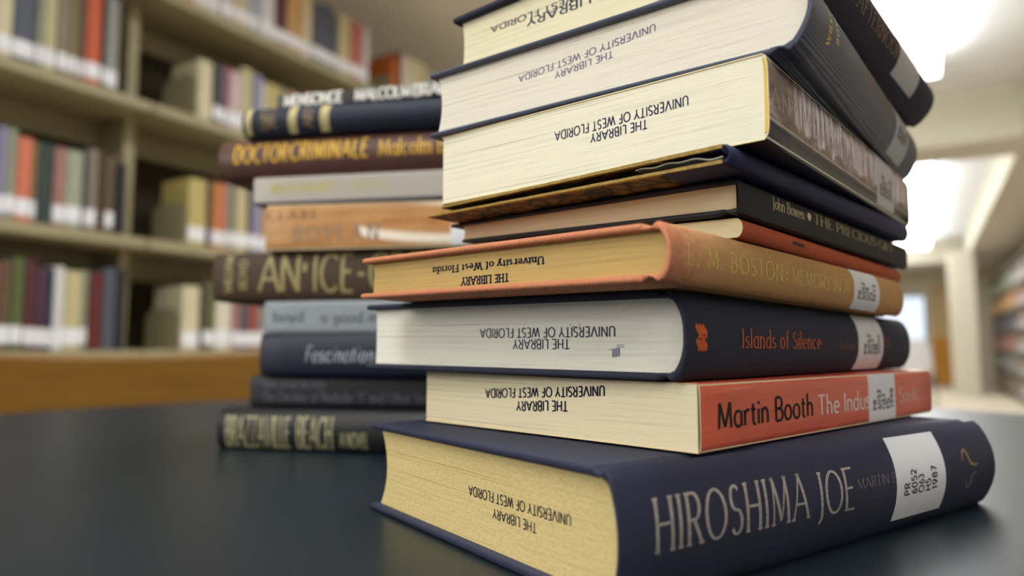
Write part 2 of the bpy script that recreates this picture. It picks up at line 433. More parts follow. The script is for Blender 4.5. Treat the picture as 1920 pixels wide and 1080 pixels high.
    def call_label(s, a0, a1, v0, v1, lines, pos, mat=None, txtmat=None):
        lb = s.patch('call_number_label', a0, a1, v0, v1, mat or M['label'])
        lb['label'] = 'white call number label'
        V = []; F = []
        la0, la1, lv0, lv1 = pos; n = len(lines); step = (la1 - la0) / n
        for i, tx in enumerate(lines):
            if not tx: continue
            v2, f2, wd = text2d(tx, thick=.17, gap=.2); k = len(V)
            u = (lv1 - lv0) * len(tx) / 4.6
            for x, y in v2:
                a = la0 + step * (i + .86) - y * step * .74; v = lv0 + x / wd * u
                V.append(s.m(a, s.arc(v, .032), v * s.T))
            F += [tuple(j + k for j in q) for q in f2]
        put('call_number_text', V, F, txtmat or M['print_grey'], lb)
        return lb
    def paperback(s, cmat, pmat, th=.05, smooth=True, r=.12, n_in=.03, smat=None):
        T = s.T
        def cside(name, z0, z1, mat): return s.extrude(name, [(.0, z0), (.0, z1), (s.W, z1), (s.W, z0)], 0, s.H, mat, bev=.01)
        out = [(.05, T)]; K = 18
        for k in range(1, K): v = 1 - k / K; out.append((s.arc(v) * 1.0, v * T))
        out += [(.05, 0)]
        inn = [(.05, th)]
        for k in range(K - 1, 0, -1): v = 1 - k / K; inn.append((s.arc(v) + th, th + v * (T - 2 * th)))
        inn += [(.05, T - th)]
        cd_ = M['card_edge']; sm_ = smat or cmat
        s.sp = s.extrude('spine', out + inn, 0, s.H, None, bev=.012, n=10, mats=[sm_, cd_], endmat=True)
        s.fc = s.extrude('front_cover', [(.05, T - th), (.05, T), (s.W, T), (s.W, T - th)], 0, s.H, None, bev=.012, mats=[cmat, cd_], endmat=True)
        s.bc = s.extrude('back_cover', [(.05, 0), (.05, th), (s.W, th), (s.W, 0)], 0, s.H, None, bev=.012, mats=[cmat, cd_], endmat=True)
        s.pages(pmat, bt=th, sq=.03, fsq=.05, fore=0, sp_in=th)
    def hardcover(s, cmat, pmat, bt=.28, sq=.3, fsq=.35, groove=.13, top_ext=0, bot_ext=0, smat=None, fore=None, sp_in=.2):
        s.sp = s.spine(smat or cmat, bt, groove)
        s.fc = s.board('front_cover', s.T - bt, s.T, cmat, y1=s.W + top_ext)
        s.bc = s.board('back_cover', 0, bt, cmat, y1=s.W + bot_ext)
        s.pages(pmat, bt, sq, fsq, fore, sp_in)

M = {}
M['card_edge'] = plain('card_edge', srgb(226, 212, 160), .8, .2, .05)
M['label'] = plain('label_paper', srgb(222, 222, 226), .45, .4, .03)
M['label_grey'] = plain('label_paper_shiny', srgb(176, 176, 182), .35, .5, .05)
M['print_grey'] = plain('label_print', srgb(70, 70, 80), .7, .2)
M['ink'] = plain('stamp_ink', srgb(34, 34, 52), .8, .1, .3, 500)
M['ink_blue'] = plain('stamp_ink_blue', srgb(52, 54, 84), .8, .1, .3, 500)
M['ink_pale'] = plain('stamp_ink_faded', srgb(128, 122, 138), .8, .1, .2, 500)
M['ink_mid'] = plain('stamp_ink_grey', srgb(80, 78, 96), .8, .1, .3, 500)
M['silver'] = metalfoil('foil_silver', srgb(168, 160, 152), .42, .15)
M['silver_dull'] = metalfoil('foil_dull', srgb(118, 112, 116), .5, .1)
M['gold'] = metalfoil('foil_gold', srgb(232, 204, 104), .4, .1)
M['gold_dull'] = metalfoil('foil_gold_dull', srgb(136, 112, 72), .5, .1)
M['pale_gold'] = metalfoil('foil_pale_gold', srgb(176, 158, 112), .45, .1)
M['cream_foil'] = metalfoil('foil_cream', srgb(222, 206, 160), .45, .1)
M['orange_ink'] = plain('foil_copper', srgb(206, 92, 30), .5, .3)
M['dark_orange'] = plain('foil_copper_dark', srgb(120, 52, 34), .5, .3)
M['black_ink'] = plain('black_print', srgb(22, 20, 20), .5, .3)
M['white_ink'] = plain('white_print', srgb(228, 214, 208), .5, .3)
M['pale_ink'] = plain('pale_print', srgb(206, 194, 188), .5, .3)
M['white_thin'] = plain('white_worn_print', srgb(224, 184, 174), .5, .3)

ST1 = "THE LIBRARY"; ST2 = "UNIVERSITY OF WEST FLORIDA"
sans = dict(thick=.15, thin=.12, gap=.17)

# --- bottom of the front stack: thick navy hardcover
b = Book('hardcover_book', 2.65, 19.55, (.0, 0, 0), (3.820, .0002, -.0070), 35.52, 15.67, 23.50, .62, 2.0)
b.kb = (.62, 1.15)
navy = cloth('navy_twill', srgb(42, 46, 70), .00055, .5, .6, 'twill', .12, .4, contrast=.62)
b.hardcover(navy, pages('yellowed_pages', srgb(212, 194, 138), .86, srgb(196, 150, 70)), bt=.26, sq=.36, fsq=.45, groove=.16, fore=.6)
t = b.on_spine('title_lettering', 'HIROSHIMA', 1.4, 8.72, .395, .765, M['silver'], b.sp, thick=.13, thin=.06, serif=.03, gap=.2)
b.on_spine('title_lettering', 'JOE', 9.3, 11.6, .375, .745, M['silver'], b.sp, thick=.13, thin=.06, serif=.03, gap=.16)
b.on_spine('author_lettering', 'MARTIN B', 11.85, 14.6, .535, .635, M['silver_dull'], b.sp, thick=.12, thin=.05, gap=.13)
b.call_label(14.62, 18.6, .13, .955, ['PR', '6052', 'O63', 'H5', '1987'], (15.1, 17.9, .38, .66))
b.shape_on_spine('publisher_emblem', [([(20.25, .60), (20.4, .70), (20.65, .73), (20.85, .66), (21.0, .57), (21.4, .54), (21.7, .56)], [.05, .12, .16, .18, .16, .12, .05])], M['gold_dull'], b.sp)
b.shape_on_spine('publisher_emblem', [([(20.5, .40), (20.6, .32), (20.85, .30), (21.0, .36), (21.1, .44), (21.55, .46)], [.05, .12, .15, .15, .1, .05])], M['silver_dull'], b.sp)
b.on_pages('library_stamp', [(ST2, 2.02, 7.77, .578, .574, .085), (ST1, 3.73, 6.19, .43, .434, .08)], M['ink'], **sans)
tag(b.root, 'thick navy hardcover titled HIROSHIMA JOE, bottom of the front stack on the table', 'book', 'books in the front stack')

# --- second: coral paperback
b = Book('paperback_book', 5.82, 21.98, (3.895, .0002, -.0070), (6.091, -.0033, -.0024), 42.92, 14.40, 22.01, .04, 8)
t_ = NT('coral_card'); tc, sp_ = t_.coords()
nz = t_.noise(t_.comb(t_.math('MULTIPLY', sp_.outputs[0], 12), 0, t_.math('MULTIPLY', sp_.outputs[2], 300)), 1.5, 4, .6)
col = t_.ramp(nz, [(.3, srgb(200, 84, 60)), (.62, srgb(214, 98, 72)), (.75, srgb(226, 128, 104))])
t_.bump(nz, .15, .0004); coral = t_.set(col, .33, .5)
b.paperback(coral, pages('paperback_pages', srgb(228, 216, 180), .9), th=.03)
b.on_spine('author_lettering', 'Martin Booth', 1.0, 7.9, .32, .70, M['black_ink'], b.sp, thick=.15, thin=.12, gap=.13)
b.on_spine('title_lettering', 'The Indus', 8.4, 13.6, .315, .66, M['white_ink'], b.sp, thick=.13, thin=.10, gap=.13)
b.on_spine('title_lettering', 'Souls', 17.3, 19.8, .34, .66, M['white_thin'], b.sp, thick=.12, thin=.10, gap=.13)
b.call_label(13.5, 16.7, .02, .985, ['PR', '6052', 'O63', 'I5', '1998'], (13.9, 16.5, .26, .72))
b.on_pages('library_stamp', [(ST2, 3.79, 10.18, .895, .72, .16), (ST1, 5.57, 8.3, .612, .54, .165)], M['ink'], thick=.19, thin=.15, gap=.16)
tag(b.root, 'coral red paperback by Martin Booth, just above the HIROSHIMA JOE book', 'book', 'books in the front stack')

# --- third: navy hardcover with copper title
b = Book('hardcover_book', 5.13, 22.16, (6.151, -.0033, -.0024), (9.007, -.0205, -.0025), 45.37, 17.29, 23.34, .45, 2.6)
navy2 = cloth('navy_linen', srgb(39, 44, 62), .00055, .4, .7, 'weave', .14, .35, contrast=.48)
b.hardcover(navy2, pages('white_pages', srgb(232, 228, 214), .88), bt=.24, sq=.32, fsq=.45, groove=.14, fore=.05)
b.on_spine('title_lettering', 'Islands of Silence', 3.7, 10.7, .375, .60, M['orange_ink'], b.sp, thick=.11, thin=.045, serif=.05, gap=.17)
b.on_spine('author_lettering', 'Martin', 12.9, 16.2, .37, .50, M['dark_orange'], b.sp, thick=.11, thin=.05, serif=.05, gap=.15)
b.on_spine('publisher_lettering', 'BB', 18.95, 19.9, .42, .62, M['dark_orange'], b.sp, thick=.11, thin=.06)
em = []
for k in (0, 1):
    v0 = .50 if k else .335
    for j in range(3):
        a = .70 + j * .2
        em.append(([(a + .10 * math.sin(i / 5 * 5.2 + k * .6), v0 + i / 5 * .128) for i in range(6)], [.10, .17, .19, .17, .18, .10]))
em.append(([(.64, .47), (.8, .50), (1.0, .475), (1.25, .49)], [.04, .12, .1, .04]))
b.shape_on_spine('publisher_emblem', em, M['orange_ink'], b.sp)
b.call_label(15.25, 18.7, .03, .97, ['PR', '6052', 'O63', 'I8', '2002'], (15.9, 18.3, .30, .70))
b.on_pages('library_stamp', [(ST2, 2.52, 9.36, .61, .60, .12), (ST1, 4.58, 7.45, .462, .452, .12)], M['ink_mid'], **sans)
b.on_pages('stamp_smudge', [('III.', 2.35, 2.75, .36, .34, .10), (':', 2.2, 2.4, .40, .40, .06), ("- '-", 4.0, 4.6, .66, .66, .05)], M['ink_pale'], thick=.2)
tag(b.root, 'navy hardcover titled Islands of Silence in copper letters, on the coral paperback', 'book', 'books in the front stack')

# --- fourth: ochre cloth with salmon worn edges
b = Book('hardcover_book', 4.32, 20.04, (9.057, -.0205, -.0025), (10.876, -.0176, .0013), 45.80, 15.33, 22.44, .3, 2.6)
t_ = NT('ochre_weave'); tc, sp_ = t_.coords(); per = .00105; k_ = 2 * math.pi / per
ha = t_.math('SINE', t_.math('MULTIPLY', sp_.outputs[0], k_)); hb = t_.math('SINE', t_.math('MULTIPLY', t_.math('ADD', sp_.outputs[1], sp_.outputs[2]), k_))
hg = t_.math('MULTIPLY', ha, hb); nz = t_.noise(tc.outputs['Object'], 420, 4, .6)
fx = t_.math('DIVIDE', sp_.outputs[0], .05)                    # sun-faded salmon towards the head of the book
fade = t_.math('ADD', fx, t_.math('MULTIPLY', t_.math('SUBTRACT', nz, .5), .9))
fade = t_.math('ADD', fade, t_.math('MULTIPLY', sp_.outputs[1], -4.0))
base = t_.ramp(fade, [(.05, srgb(196, 126, 92)), (.34, srgb(202, 152, 106)), (.8, srgb(194, 150, 98))])
li = t_.math('ADD', 1.0, t_.math('ADD', t_.math('MULTIPLY', hg, .26), t_.math('MULTIPLY', t_.math('SUBTRACT', nz, .5), .5)))
t_.bump(hg, .6, .0003); ochre = t_.set(t_.mix(1.0, base, t_.comb(li, li, li), 'MULTIPLY'), .75, .25)
b.hardcover(ochre, pages('tan_pages', srgb(192, 162, 102), .76), bt=.24, sq=.32, fsq=.5, groove=.15, bot_ext=.05, fore=.06)
b.on_spine('title_lettering', 'L. M. BOSTON', .95, 7.6, .33, .675, M['gold'], b.sp, thick=.10, thin=.05, serif=.05, gap=.26, space=.5)
b.on_spine('title_lettering', ': MEMORY IN A', 7.95, 14.4, .34, .64, M['gold'], b.sp, thick=.10, thin=.05, serif=.05, gap=.2)
b.call_label(15.1, 18.5, .02, .97, ['PR', '6052', 'O78', 'Z5', '1973'], (15.5, 18.0, .27, .74))
b.on_pages('library_stamp', [("University of West Florida", 4.83, 10.71, .63, .63, .14), (ST1, 6.5, 9.01, .354, .345, .155)], M['ink'], thick=.19, thin=.15, serif=.08, gap=.2)
tag(b.root, 'ochre woven cloth hardcover with salmon edges and gold L. M. BOSTON lettering', 'book', 'books in the front stack')

# --- fifth: thin brick red book, set back
b = Book('hardcover_book', 7.63, 23.34, (10.943, -.0176, .0013), (11.688, -.0255, .0139), 47.75, 13.0, 20.25, .16, 2.2)
brick = cloth('brick_cloth', srgb(176, 82, 48), .0005, .3, .65, 'weave', .12)
b.paperback(brick, pages('red_book_pages', srgb(228, 212, 172), .9), th=.035)
b.shape_on_spine('tear_mark', [([(4.5, .52), (5.7, .50)], .16)], M['black_ink'], b.root, off=.008)
tag(b.root, 'thin brick red book with a small dark tear, between ochre and black books', 'book', 'books in the front stack')

# --- sixth: black cloth
b = Book('hardcover_book', 7.47, 23.02, (11.762, -.0255, .0139), (12.908, -.0077, -.0007), 47.31, 13.71, 21.35, .1, 5)
blk = cloth('black_cloth', srgb(34, 34, 40), .0004, .35, .6, 'weave', .15, .35)
b.th_sp = .07
b.hardcover(blk, pages('grey_cream_pages', srgb(212, 192, 156), .86), bt=.18, sq=.14, fsq=.35, groove=.08, top_ext=.4, bot_ext=-.35, sp_in=.09)
b.on_spine('author_lettering', 'John Bowen', 2.8, 5.85, .50, .84, M['cream_foil'], b.sp, thick=.13, thin=.06, serif=.045, gap=.13)
b.on_spine('ornament', '*', 6.25, 6.6, .5, .88, M['cream_foil'], b.sp, thick=.22)
b.on_spine('title_lettering', 'THE PRECIOUS GIFT', 7.0, 18.4, .50, .83, M['pale_gold'], b.sp, thick=.13, thin=.06, serif=.045, gap=.15)
tag(b.root, 'black cloth hardcover lettered John Bowen in cream, just above the thin red book', 'book', 'books in the front stack')

# --- seventh: worn quarter bound book, navy spine over marbled boards
b = Book('quarter_bound_book', 6.71, 21.52, (12.975, -.0077, -.0007), (13.640, .0154, -.0039), 47.40, 13.89, 21.37, .16, 2)
t_ = NT('marbled_board'); tc, sp_ = t_.coords()
mp = t_.n('ShaderNodeTexVoronoi'); mp.feature = 'DISTANCE_TO_EDGE'; mp.inputs['Scale'].default_value = 130
nzv = t_.n('ShaderNodeTexNoise'); nzv.inputs['Scale'].default_value = 60; t_.l(tc.outputs['Object'], nzv.inputs['Vector'])
vm = t_.n('ShaderNodeVectorMath', operation='MULTIPLY_ADD'); t_.l(nzv.outputs['Color'], vm.inputs[0]); vm.inputs[1].default_value = (.012, .012, .012); t_.l(tc.outputs['Object'], vm.inputs[2])
t_.l(vm.outputs[0], mp.inputs['Vector'])
marble = t_.set(t_.ramp(mp.outputs['Distance'], [(.03, srgb(20, 16, 15)), (.12, srgb(84, 62, 30)), (.5, srgb(118, 90, 46))]), .6, .3)
khaki = plain('worn_board_edge', srgb(150, 128, 72), .9, .1, .3, 700)
bluecl = cloth('deep_blue_cloth', srgb(30, 34, 74), .0004, .3, .6, 'weave', .15, .35)
T = b.T; bt = .17
b.sp = b.spine(bluecl, bt=.13, groove=.02, th=.09, y_in=2.3)
for nm, z0, z1, ye in (('front_cover', T - bt, T, 13.45), ('back_cover', 0, bt, 14.35)):
    b.board(nm, z0, z1, None, y0=2.3, y1=ye, mats=[marble, khaki], endmat=True)
# worn khaki edge of the boards right along the head, and the curled endpapers
for nm, z0, z1 in (('worn_edge', T - .15, T - .02), ('worn_edge', .03, .15)):
    mbv = []; mbf = []; n = 40
    for i in range(n + 1):
        y = .1 + (13.2) * i / n; j = random.uniform(-.02, .02)
        for (a, z) in ((-.05 + j, z0), (-.05 + j, z1), (.06, z1), (.06, z0)): mbv.append(b.m(a, y, z))
    for i in range(n):
        for k in range(4): mbf.append((i * 4 + k, i * 4 + (k + 1) % 4, i * 4 + 4 + (k + 1) % 4, i * 4 + 4 + k))
    mbf += [(0, 1, 2, 3), tuple(n * 4 + k for k in range(4))]
    put(nm, mbv, mbf, khaki, b.root)
b.pages(pages('brittle_pages', srgb(120, 104, 72), .6), bt=bt, sq=1.2, fsq=.5, fore=0, sp_in=.15)
mb = MB(); cur = []
for i in range(26):
    y = 3.4 - i * .13; z = T * .5 + .03 * math.sin(i * .8) + (.07 if i < 14 else .07 * math.cos((i - 14) / 11 * math.pi))
    cur.append((y, z))
vv = []; ff = []
for i, (y, z) in enumerate(cur):
    for a, dz in ((.12, -.025), (.12, .025), (1.3, .025), (1.3, -.025)): vv.append(b.m(a, y, z + dz))
for i in range(25):
    for k in range(4): ff.append((i * 4 + k, i * 4 + (k + 1) % 4, i * 4 + 4 + (k + 1) % 4, i * 4 + 4 + k))
ff += [(0, 1, 2, 3), (100, 101, 102, 103)]
put('curled_endpaper', vv, ff, plain('endpaper', srgb(168, 164, 148), .8, .2), b.root, smooth=True)['label'] = 'grey curled endpaper'
tag(b.root, 'worn thin book with deep blue cloth spine, marbled brown boards and frayed khaki edges', 'book', 'books in the front stack')

# --- eighth: thick paperback with a pictorial spine
b = Book('paperback_book', 7.96, 21.42, (13.703, .0154, -.0039), (16.519, -.0046, -.0024), 50.45, 14.37, 22.08, .12, 7)
t_ = NT('pictorial_spine'); tc, sp_ = t_.coords()
zx = t_.math('MULTIPLY', sp_.outputs[2], 100); sx = t_.math('MULTIPLY', sp_.outputs[0], 100)
wob = t_.noise(tc.outputs['Object'], 120, 4)
nz = t_.noise(t_.comb(t_.math('MULTIPLY', sx, 3.2), 0, t_.math('MULTIPLY', zx, .45)), 1.0, 5, .7)
big = t_.noise(t_.comb(t_.math('MULTIPLY', sx, .5), 3.1, t_.math('MULTIPLY', zx, 1.4)), 1.0, 3, .6)
bark = t_.ramp(nz, [(.34, srgb(70, 56, 50)), (.44, srgb(150, 130, 134)), (.53, srgb(226, 218, 230)), (.66, srgb(250, 246, 250))])
plainc = t_.ramp(big, [(.35, srgb(98, 80, 76)), (.6, srgb(140, 124, 118)), (.72, srgb(186, 172, 168))])
zz = t_.math('ADD', zx, t_.math('MULTIPLY', t_.math('SUBTRACT', wob, .5), 1.4))
msk = t_.ramp(t_.math('DIVIDE', zz, 3.0), [(.31, (0, 0, 0)), (.37, (1, 1, 1)), (.76, (1, 1, 1)), (.86, (.0, .0, .0))])
msk = t_.math('MULTIPLY', msk, t_.ramp(t_.math('DIVIDE', sx, 10), [(.16, (0, 0, 0)), (.34, (1, 1, 1))]))
pic = t_.mix(msk, plainc, bark)
rim = t_.math('LESS_THAN', zx, .62)
line = t_.math('COMPARE', zx, .70, .03)
pic = t_.mix(rim, pic, srgb(30, 36, 58)); pic = t_.mix(line, pic, srgb(186, 176, 176))
picm = t_.set(pic, .22, .5)
cvr = plain('dark_glossy_card', srgb(30, 34, 46), .28, .5)
b.paperback(cvr, pages('cream_pages', srgb(230, 226, 202), .86), th=.05, smat=picm)
b.on_spine('title_lettering', 'ANY HUMAN HEART', .25, 12.9, .42, .64, M['pale_ink'], b.sp, thick=.07, thin=.035, serif=.05, gap=.3, space=.5)
yv = []; yf = []
for k in range(13):
    v = .08 + k / 12 * .86
    for a, dy in ((.0, .045), (.0, .13), (.05, .13), (.05, .045)): yv.append(b.m(a - .006, b.arc(v) + dy, v * b.T))
for k in range(12):
    for q in range(4): yf.append((k * 4 + q, k * 4 + (q + 1) % 4, k * 4 + 4 + (q + 1) % 4, k * 4 + 4 + q))
put('glue_line', yv, yf, plain('yellow_glue', srgb(206, 172, 60), .5, .4), b.root)['label'] = 'yellow strip of spine glue'
b.call_label(14.3, 17.9, .05, .98, ['PR', '6052', 'O91', 'A5', '2002'], (14.8, 17.4, .25, .7), mat=plain('label_film', srgb(196, 194, 200), .3, .5, .04))
b.on_pages('library_stamp', [(ST2, 2.59, 8.17, .725, .672, .118), (ST1, 4.16, 6.52, .553, .533, .112)], M['ink_blue'], **sans)
tag(b.root, 'thick paperback with a smoky mauve picture spine beginning with the word ANY', 'book', 'books in the front stack')

# --- ninth: grey black ribbed hardcover with round spine
b = Book('hardcover_book', 8.81, 21.18, (16.565, -.0046, -.0024), (19.541, -.0029, -.0024), 52.52, 15.84, 21.54, .62, 2.0)
rib = cloth('ribbed_charcoal', srgb(70, 77, 96), .0005, .5, .42, 'ribs', .1, .5, contrast=.3)
b.hardcover(rib, pages('warm_white_pages', srgb(226, 220, 204), .88), bt=.22, sq=.26, fsq=.35, groove=.13, fore=.22)
b.on_spine('author_lettering', 'WILLIAM', 2.05, 2.4, .26, .84, M['gold'], b.sp, rot=True, thick=.2, thin=.12, gap=.3)
b.on_spine('author_lettering', 'BOYD', 3.05, 3.4, .38, .74, M['gold'], b.sp, rot=True, thick=.2, thin=.12, gap=.4)
b.on_spine('title_lettering', 'THE NEW CONFESSIONS', 7.2, 14.6, .46, .66, M['gold_dull'], b.sp, thick=.11, thin=.05, serif=.04)
b.call_label(15.0, 18.4, .03, .97, ['PR', '6052', 'O91', 'N4', '1988'], (15.4, 18.0, .3, .7), mat=M['label_grey'])
b.on_pages('library_stamp', [(ST2, 4.79, 10.94, .765, .605, .092), (ST1, 6.54, 9.14, .586, .515, .088)], M['ink_pale'], **sans)
tag(b.root, 'charcoal ribbed hardcover with round spine, second from top of the front stack', 'book', 'books in the front stack')

# --- tenth: dark blue hardcover at the top, cut by the frame
b = Book('hardcover_book', 8.63, 21.81, (19.60, -.0029, -.0024), (22.55, -.0023, -.0023), 49.67, 14.98, 21.75, .95, 2.0)
ink = cloth('midnight_cloth', srgb(34, 37, 56), .0004, .3, .7, 'weave', .12, .3)
b.hardcover(ink, pages('ivory_pages', srgb(226, 218, 184), .9), bt=.3, sq=.3, fsq=.4, groove=.13, fore=.1)
b.on_spine('title_lettering', 'DE AFTERNOON', 4.6, 13.4, .30, .50, M['gold_dull'], b.sp, thick=.11, thin=.055, serif=.05, gap=.2)
b.patch('call_number_label', 13.4, 17.6, .14, .93, M['label_grey'])['label'] = 'grey call number label'
b.on_pages('library_stamp', [("OF WEST FLORIDA", 7.0, 12.8, .64, .66, .09), (ST1, 5.6, 10.7, .56, .57, .12)], M['ink_mid'], **sans)
tag(b.root, 'midnight blue hardcover topping the front stack, cut off by the upper edge', 'book', 'books in the front stack')

# ------------------------------------------------------------------ the stack behind
def LB(name, x, y, yaw, z0, z1, W=14.5, H=21.8, bulge=.3, nn=2.2, gap=.02):
    return Book(name, x, y, (z0 - gap, 0, 0), (z1 + gap * .4, 0, 0), yaw, W, H, bulge, nn)
GRP = 'books in the rear stack'
oldpg = pages('rear_stack_pages', srgb(222, 210, 176), .88)
tan_print = plain('khaki_print', srgb(168, 160, 122), .5, .3)
grey_print = plain('grey_print', srgb(92, 92, 104), .5, .3)
# Brazzaville Beach
b = LB('hardcover_book', -20.90, 50.69, -12.9, .02, 2.81, 15.5, 23, .45, 2.4)
b.hardcover(cloth('soft_black_jacket', srgb(17, 17, 20), .0006, .1, .45, 'weave', .1, .4), oldpg)
b.on_spine('title_lettering', 'BRAZZAVILLE', .75, 5.75, .1, .82, tan_print, b.sp, thick=.15, thin=.07, serif=.04, gap=.14)
b.on_spine('title_lettering', 'BEACH', 6.3, 8.95, .11, .84, tan_print, b.sp, thick=.15, thin=.07, serif=.04, gap=.14)
b.on_spine('subtitle_lettering', 'A NOVEL', 9.55, 11.6, .15, .5, tan_print, b.sp, thick=.15, thin=.1)
tag(b.root, 'black book lettered BRAZZAVILLE BEACH in tall khaki capitals, bottom of the rear stack', 'book', GRP)
b = LB('hardcover_book', -19.39, 52.3, -8.6, 2.88, 5.09, 14, 21, .15, 4)
b.hardcover(cloth('charcoal_jacket', srgb(26, 26, 31), .0006, .1, .5, 'weave', .1, .4), oldpg, bt=.22)
b.on_spine('author_lettering', 'WILLIAM BOYD', 1.05, 5.85, .61, .82, grey_print, b.sp, thick=.17, thin=.1)
b.on_spine('title_lettering', "The Destiny of Nathalie 'X' and Other Stories", 1.0, 14.6, .15, .5, grey_print, b.sp, thick=.12, thin=.06, serif=.04, gap=.12)
tag(b.root, 'charcoal book with two lines of small grey lettering, on the BRAZZAVILLE BEACH book', 'book', GRP)
b = LB('hardcover_book', -18.41, 51.59, -10.5, 5.13, 8.17, 14, 21.5, .3, 2.4)
b.hardcover(cloth('rear_navy_jacket', srgb(22, 27, 45), .0006, .1, .5, 'weave', .1, .4), oldpg)
b.on_spine('title_lettering', 'Fascination', 3.6, 8.75, .34, .70, plain('pale_print', srgb(186, 190, 200), .5), b.sp, thick=.12, thin=.06, gap=.2, slant=.25)
tag(b.root, 'navy book with Fascination in pale italic letters, in the middle of the rear stack', 'book', GRP)
b = LB('hardcover_book', -18.33, 51.84, -9.7, 8.22, 10.59, 13.5, 20.5, .08, 6)
b.hardcover(plain('pale_slate_jacket', srgb(138, 146, 150), .5, .4, .05), oldpg, bt=.2, groove=.08)
dk = plain('slate_print', srgb(62, 62, 64), .5)
b.on_spine('author_lettering', 'boyd', .75, 3.1, .36, .68, dk, b.sp, thick=.15, thin=.1)
b.shape_on_spine('rule_line', [([(3.68, .06), (3.68, .94)], .09)], plain('pale_rule', srgb(168, 172, 172), .5), b.sp)
b.on_spine('title_lettering', 'a good man in africa', 4.5, 14.2, .33, .66, dk, b.sp, thick=.15, thin=.1, gap=.16)
tag(b.root, 'pale slate grey book with small dark lowercase title, under the brown AN ICE-CREAM book', 'book', GRP)
b = LB('hardcover_book', -22.37, 52.42, -8.7, 10.64, 14.23, 15.5, 23.5, .35, 2.6)
b.hardcover(cloth('umber_cloth', srgb(70, 55, 40), .0006, .15, .65, 'weave', .1), oldpg)
ol = plain('olive_gilt', srgb(158, 144, 92), .45, .4)
for i, wd in enumerate(('WILLIAM', 'BOYD')):
    b.on_spine('author_lettering', wd, .95 + i * 1.2, 1.6 + i * 1.15, .18 + i * .06, .94 - i * .1, ol, b.sp, rot=True, thick=.18, thin=.1)
b.on_spine('title_lettering', 'AN', 3.75, 6.9, .19, .93, ol, b.sp, thick=.14, thin=.09, gap=.08)
b.on_spine('title_lettering', '-', 7.1, 7.5, .40, 1.0, ol, b.sp, thick=.3)
b.on_spine('title_lettering', 'ICE-CREAM', 8.0, 19.6, .175, .93, ol, b.sp, thick=.14, thin=.09, gap=.2)
tag(b.root, 'wide umber brown book lettered AN ICE-CREAM in olive gilt in the rear stack', 'book', GRP)
# Clare Boylan, with a swirl of white on tan
b = LB('paperback_book', -18.10, 51.02, -9.2, 14.28, 17.65, 13.5, 20.5, .12, 6)
t_ = NT('tan_swirl_jacket'); tc, sp_ = t_.coords()
sx = t_.math('MULTIPLY', sp_.outputs[0], 100); zx = t_.math('MULTIPLY', sp_.outputs[2], 100)
nz = t_.noise(t_.comb(t_.math('MULTIPLY', sx, .25), 0, zx), 1.2, 3)
cv = t_.math('MULTIPLY', t_.math('SUBTRACT', sx, 15.0), .045)
d1 = t_.math('ABSOLUTE', t_.math('SUBTRACT', zx, t_.math('ADD', .55, t_.math('MULTIPLY', cv, t_.math('MULTIPLY', cv, 6.0)))))
d1 = t_.math('ADD', d1, t_.math('MULTIPLY', t_.math('LESS_THAN', sx, 7.2), 3))
wt = t_.ramp(d1, [(.16, (1, 1, 1)), (.5, (0, 0, 0))])
top = t_.math('ADD', t_.math('MULTIPLY', t_.math('SUBTRACT', sx, 9), .14), t_.math('SUBTRACT', zx, 3.0))
w2 = t_.ramp(top, [(.35, (0, 0, 0)), (.8, (.8, .8, .8))])
tan = t_.ramp(nz, [(.3, srgb(164, 116, 60)), (.7, srgb(192, 140, 84))])
colr = t_.mix(wt, tan, srgb(238, 226, 206)); colr = t_.mix(w2, colr, srgb(240, 226, 200))
b.paperback(t_.set(colr, .4, .4), oldpg)
br = plain('umber_print', srgb(116, 82, 50), .5); bl = plain('blue_grey_print', srgb(122, 108, 104), .5)
b.on_spine('author_lettering', 'CLARE', .1, 4.0, .67, .86, br, b.sp, thick=.15, thin=.07, serif=.05, gap=.45)
b.on_spine('author_lettering', 'BOYLAN', 2.2, 8.65, .19, .51, bl, b.sp, thick=.13, thin=.06, serif=.05, gap=.4)
b.on_spine('title_lettering', 'HOLY PICTURES', 9.0, 13.3, .53, .62, plain('rust_print', srgb(170, 84, 44), .5), b.sp, thick=.14)
b.patch('call_number_label', 14.0, 16.6, .03, .45, M['label'])['label'] = 'white call number label'
tag(b.root, 'tan paperback with white swirls lettered CLARE BOYLAN, in the rear stack under the grey book', 'book', GRP)
b = LB('hardcover_book', -19.18, 51.18, -10.3, 17.69, 19.74, 13.8, 21, .06, 8)
t_ = NT('warm_grey_jacket'); tc, sp_ = t_.coords()
edge = t_.math('LESS_THAN', sp_.outputs[2], .0021)
b.hardcover(t_.set(t_.mix(edge, srgb(166, 160, 150), srgb(92, 94, 104)), .45, .4), oldpg, bt=.18, groove=.06)
yl = plain('mustard_print', srgb(178, 164, 84), .5)
b.on_spine('author_lettering', 'BRADBURY', 1.35, 6.4, .40, .74, yl, b.sp, thick=.17, thin=.12)
b.on_spine('author_lettering', '.', 7.0, 7.12, .5, 1.5, yl, b.sp, thick=.1)
b.on_spine('title_lettering', 'CUTS', 7.7, 10.3, .41, .72, yl, b.sp, thick=.17, thin=.12, gap=.3)
tag(b.root, 'slim warm grey book with mustard lettering under the brown DOCTOR CRIMINALE book', 'book', GRP)
b = LB('hardcover_book', -21.98, 52.26, -10.4, 19.78, 22.80, 15.5, 23.5, .7, 2.0)
b.hardcover(cloth('chestnut_jacket', srgb(82, 52, 43), .0006, .1, .5, 'weave', .1, .4), oldpg)
gd = plain('amber_gilt', srgb(214, 168, 30), .4, .4, .15, 400)
b.on_spine('title_lettering', 'DOCTOR', 1.3, 5.55, .37, .83, gd, b.sp, thick=.19, thin=.11, gap=.24)
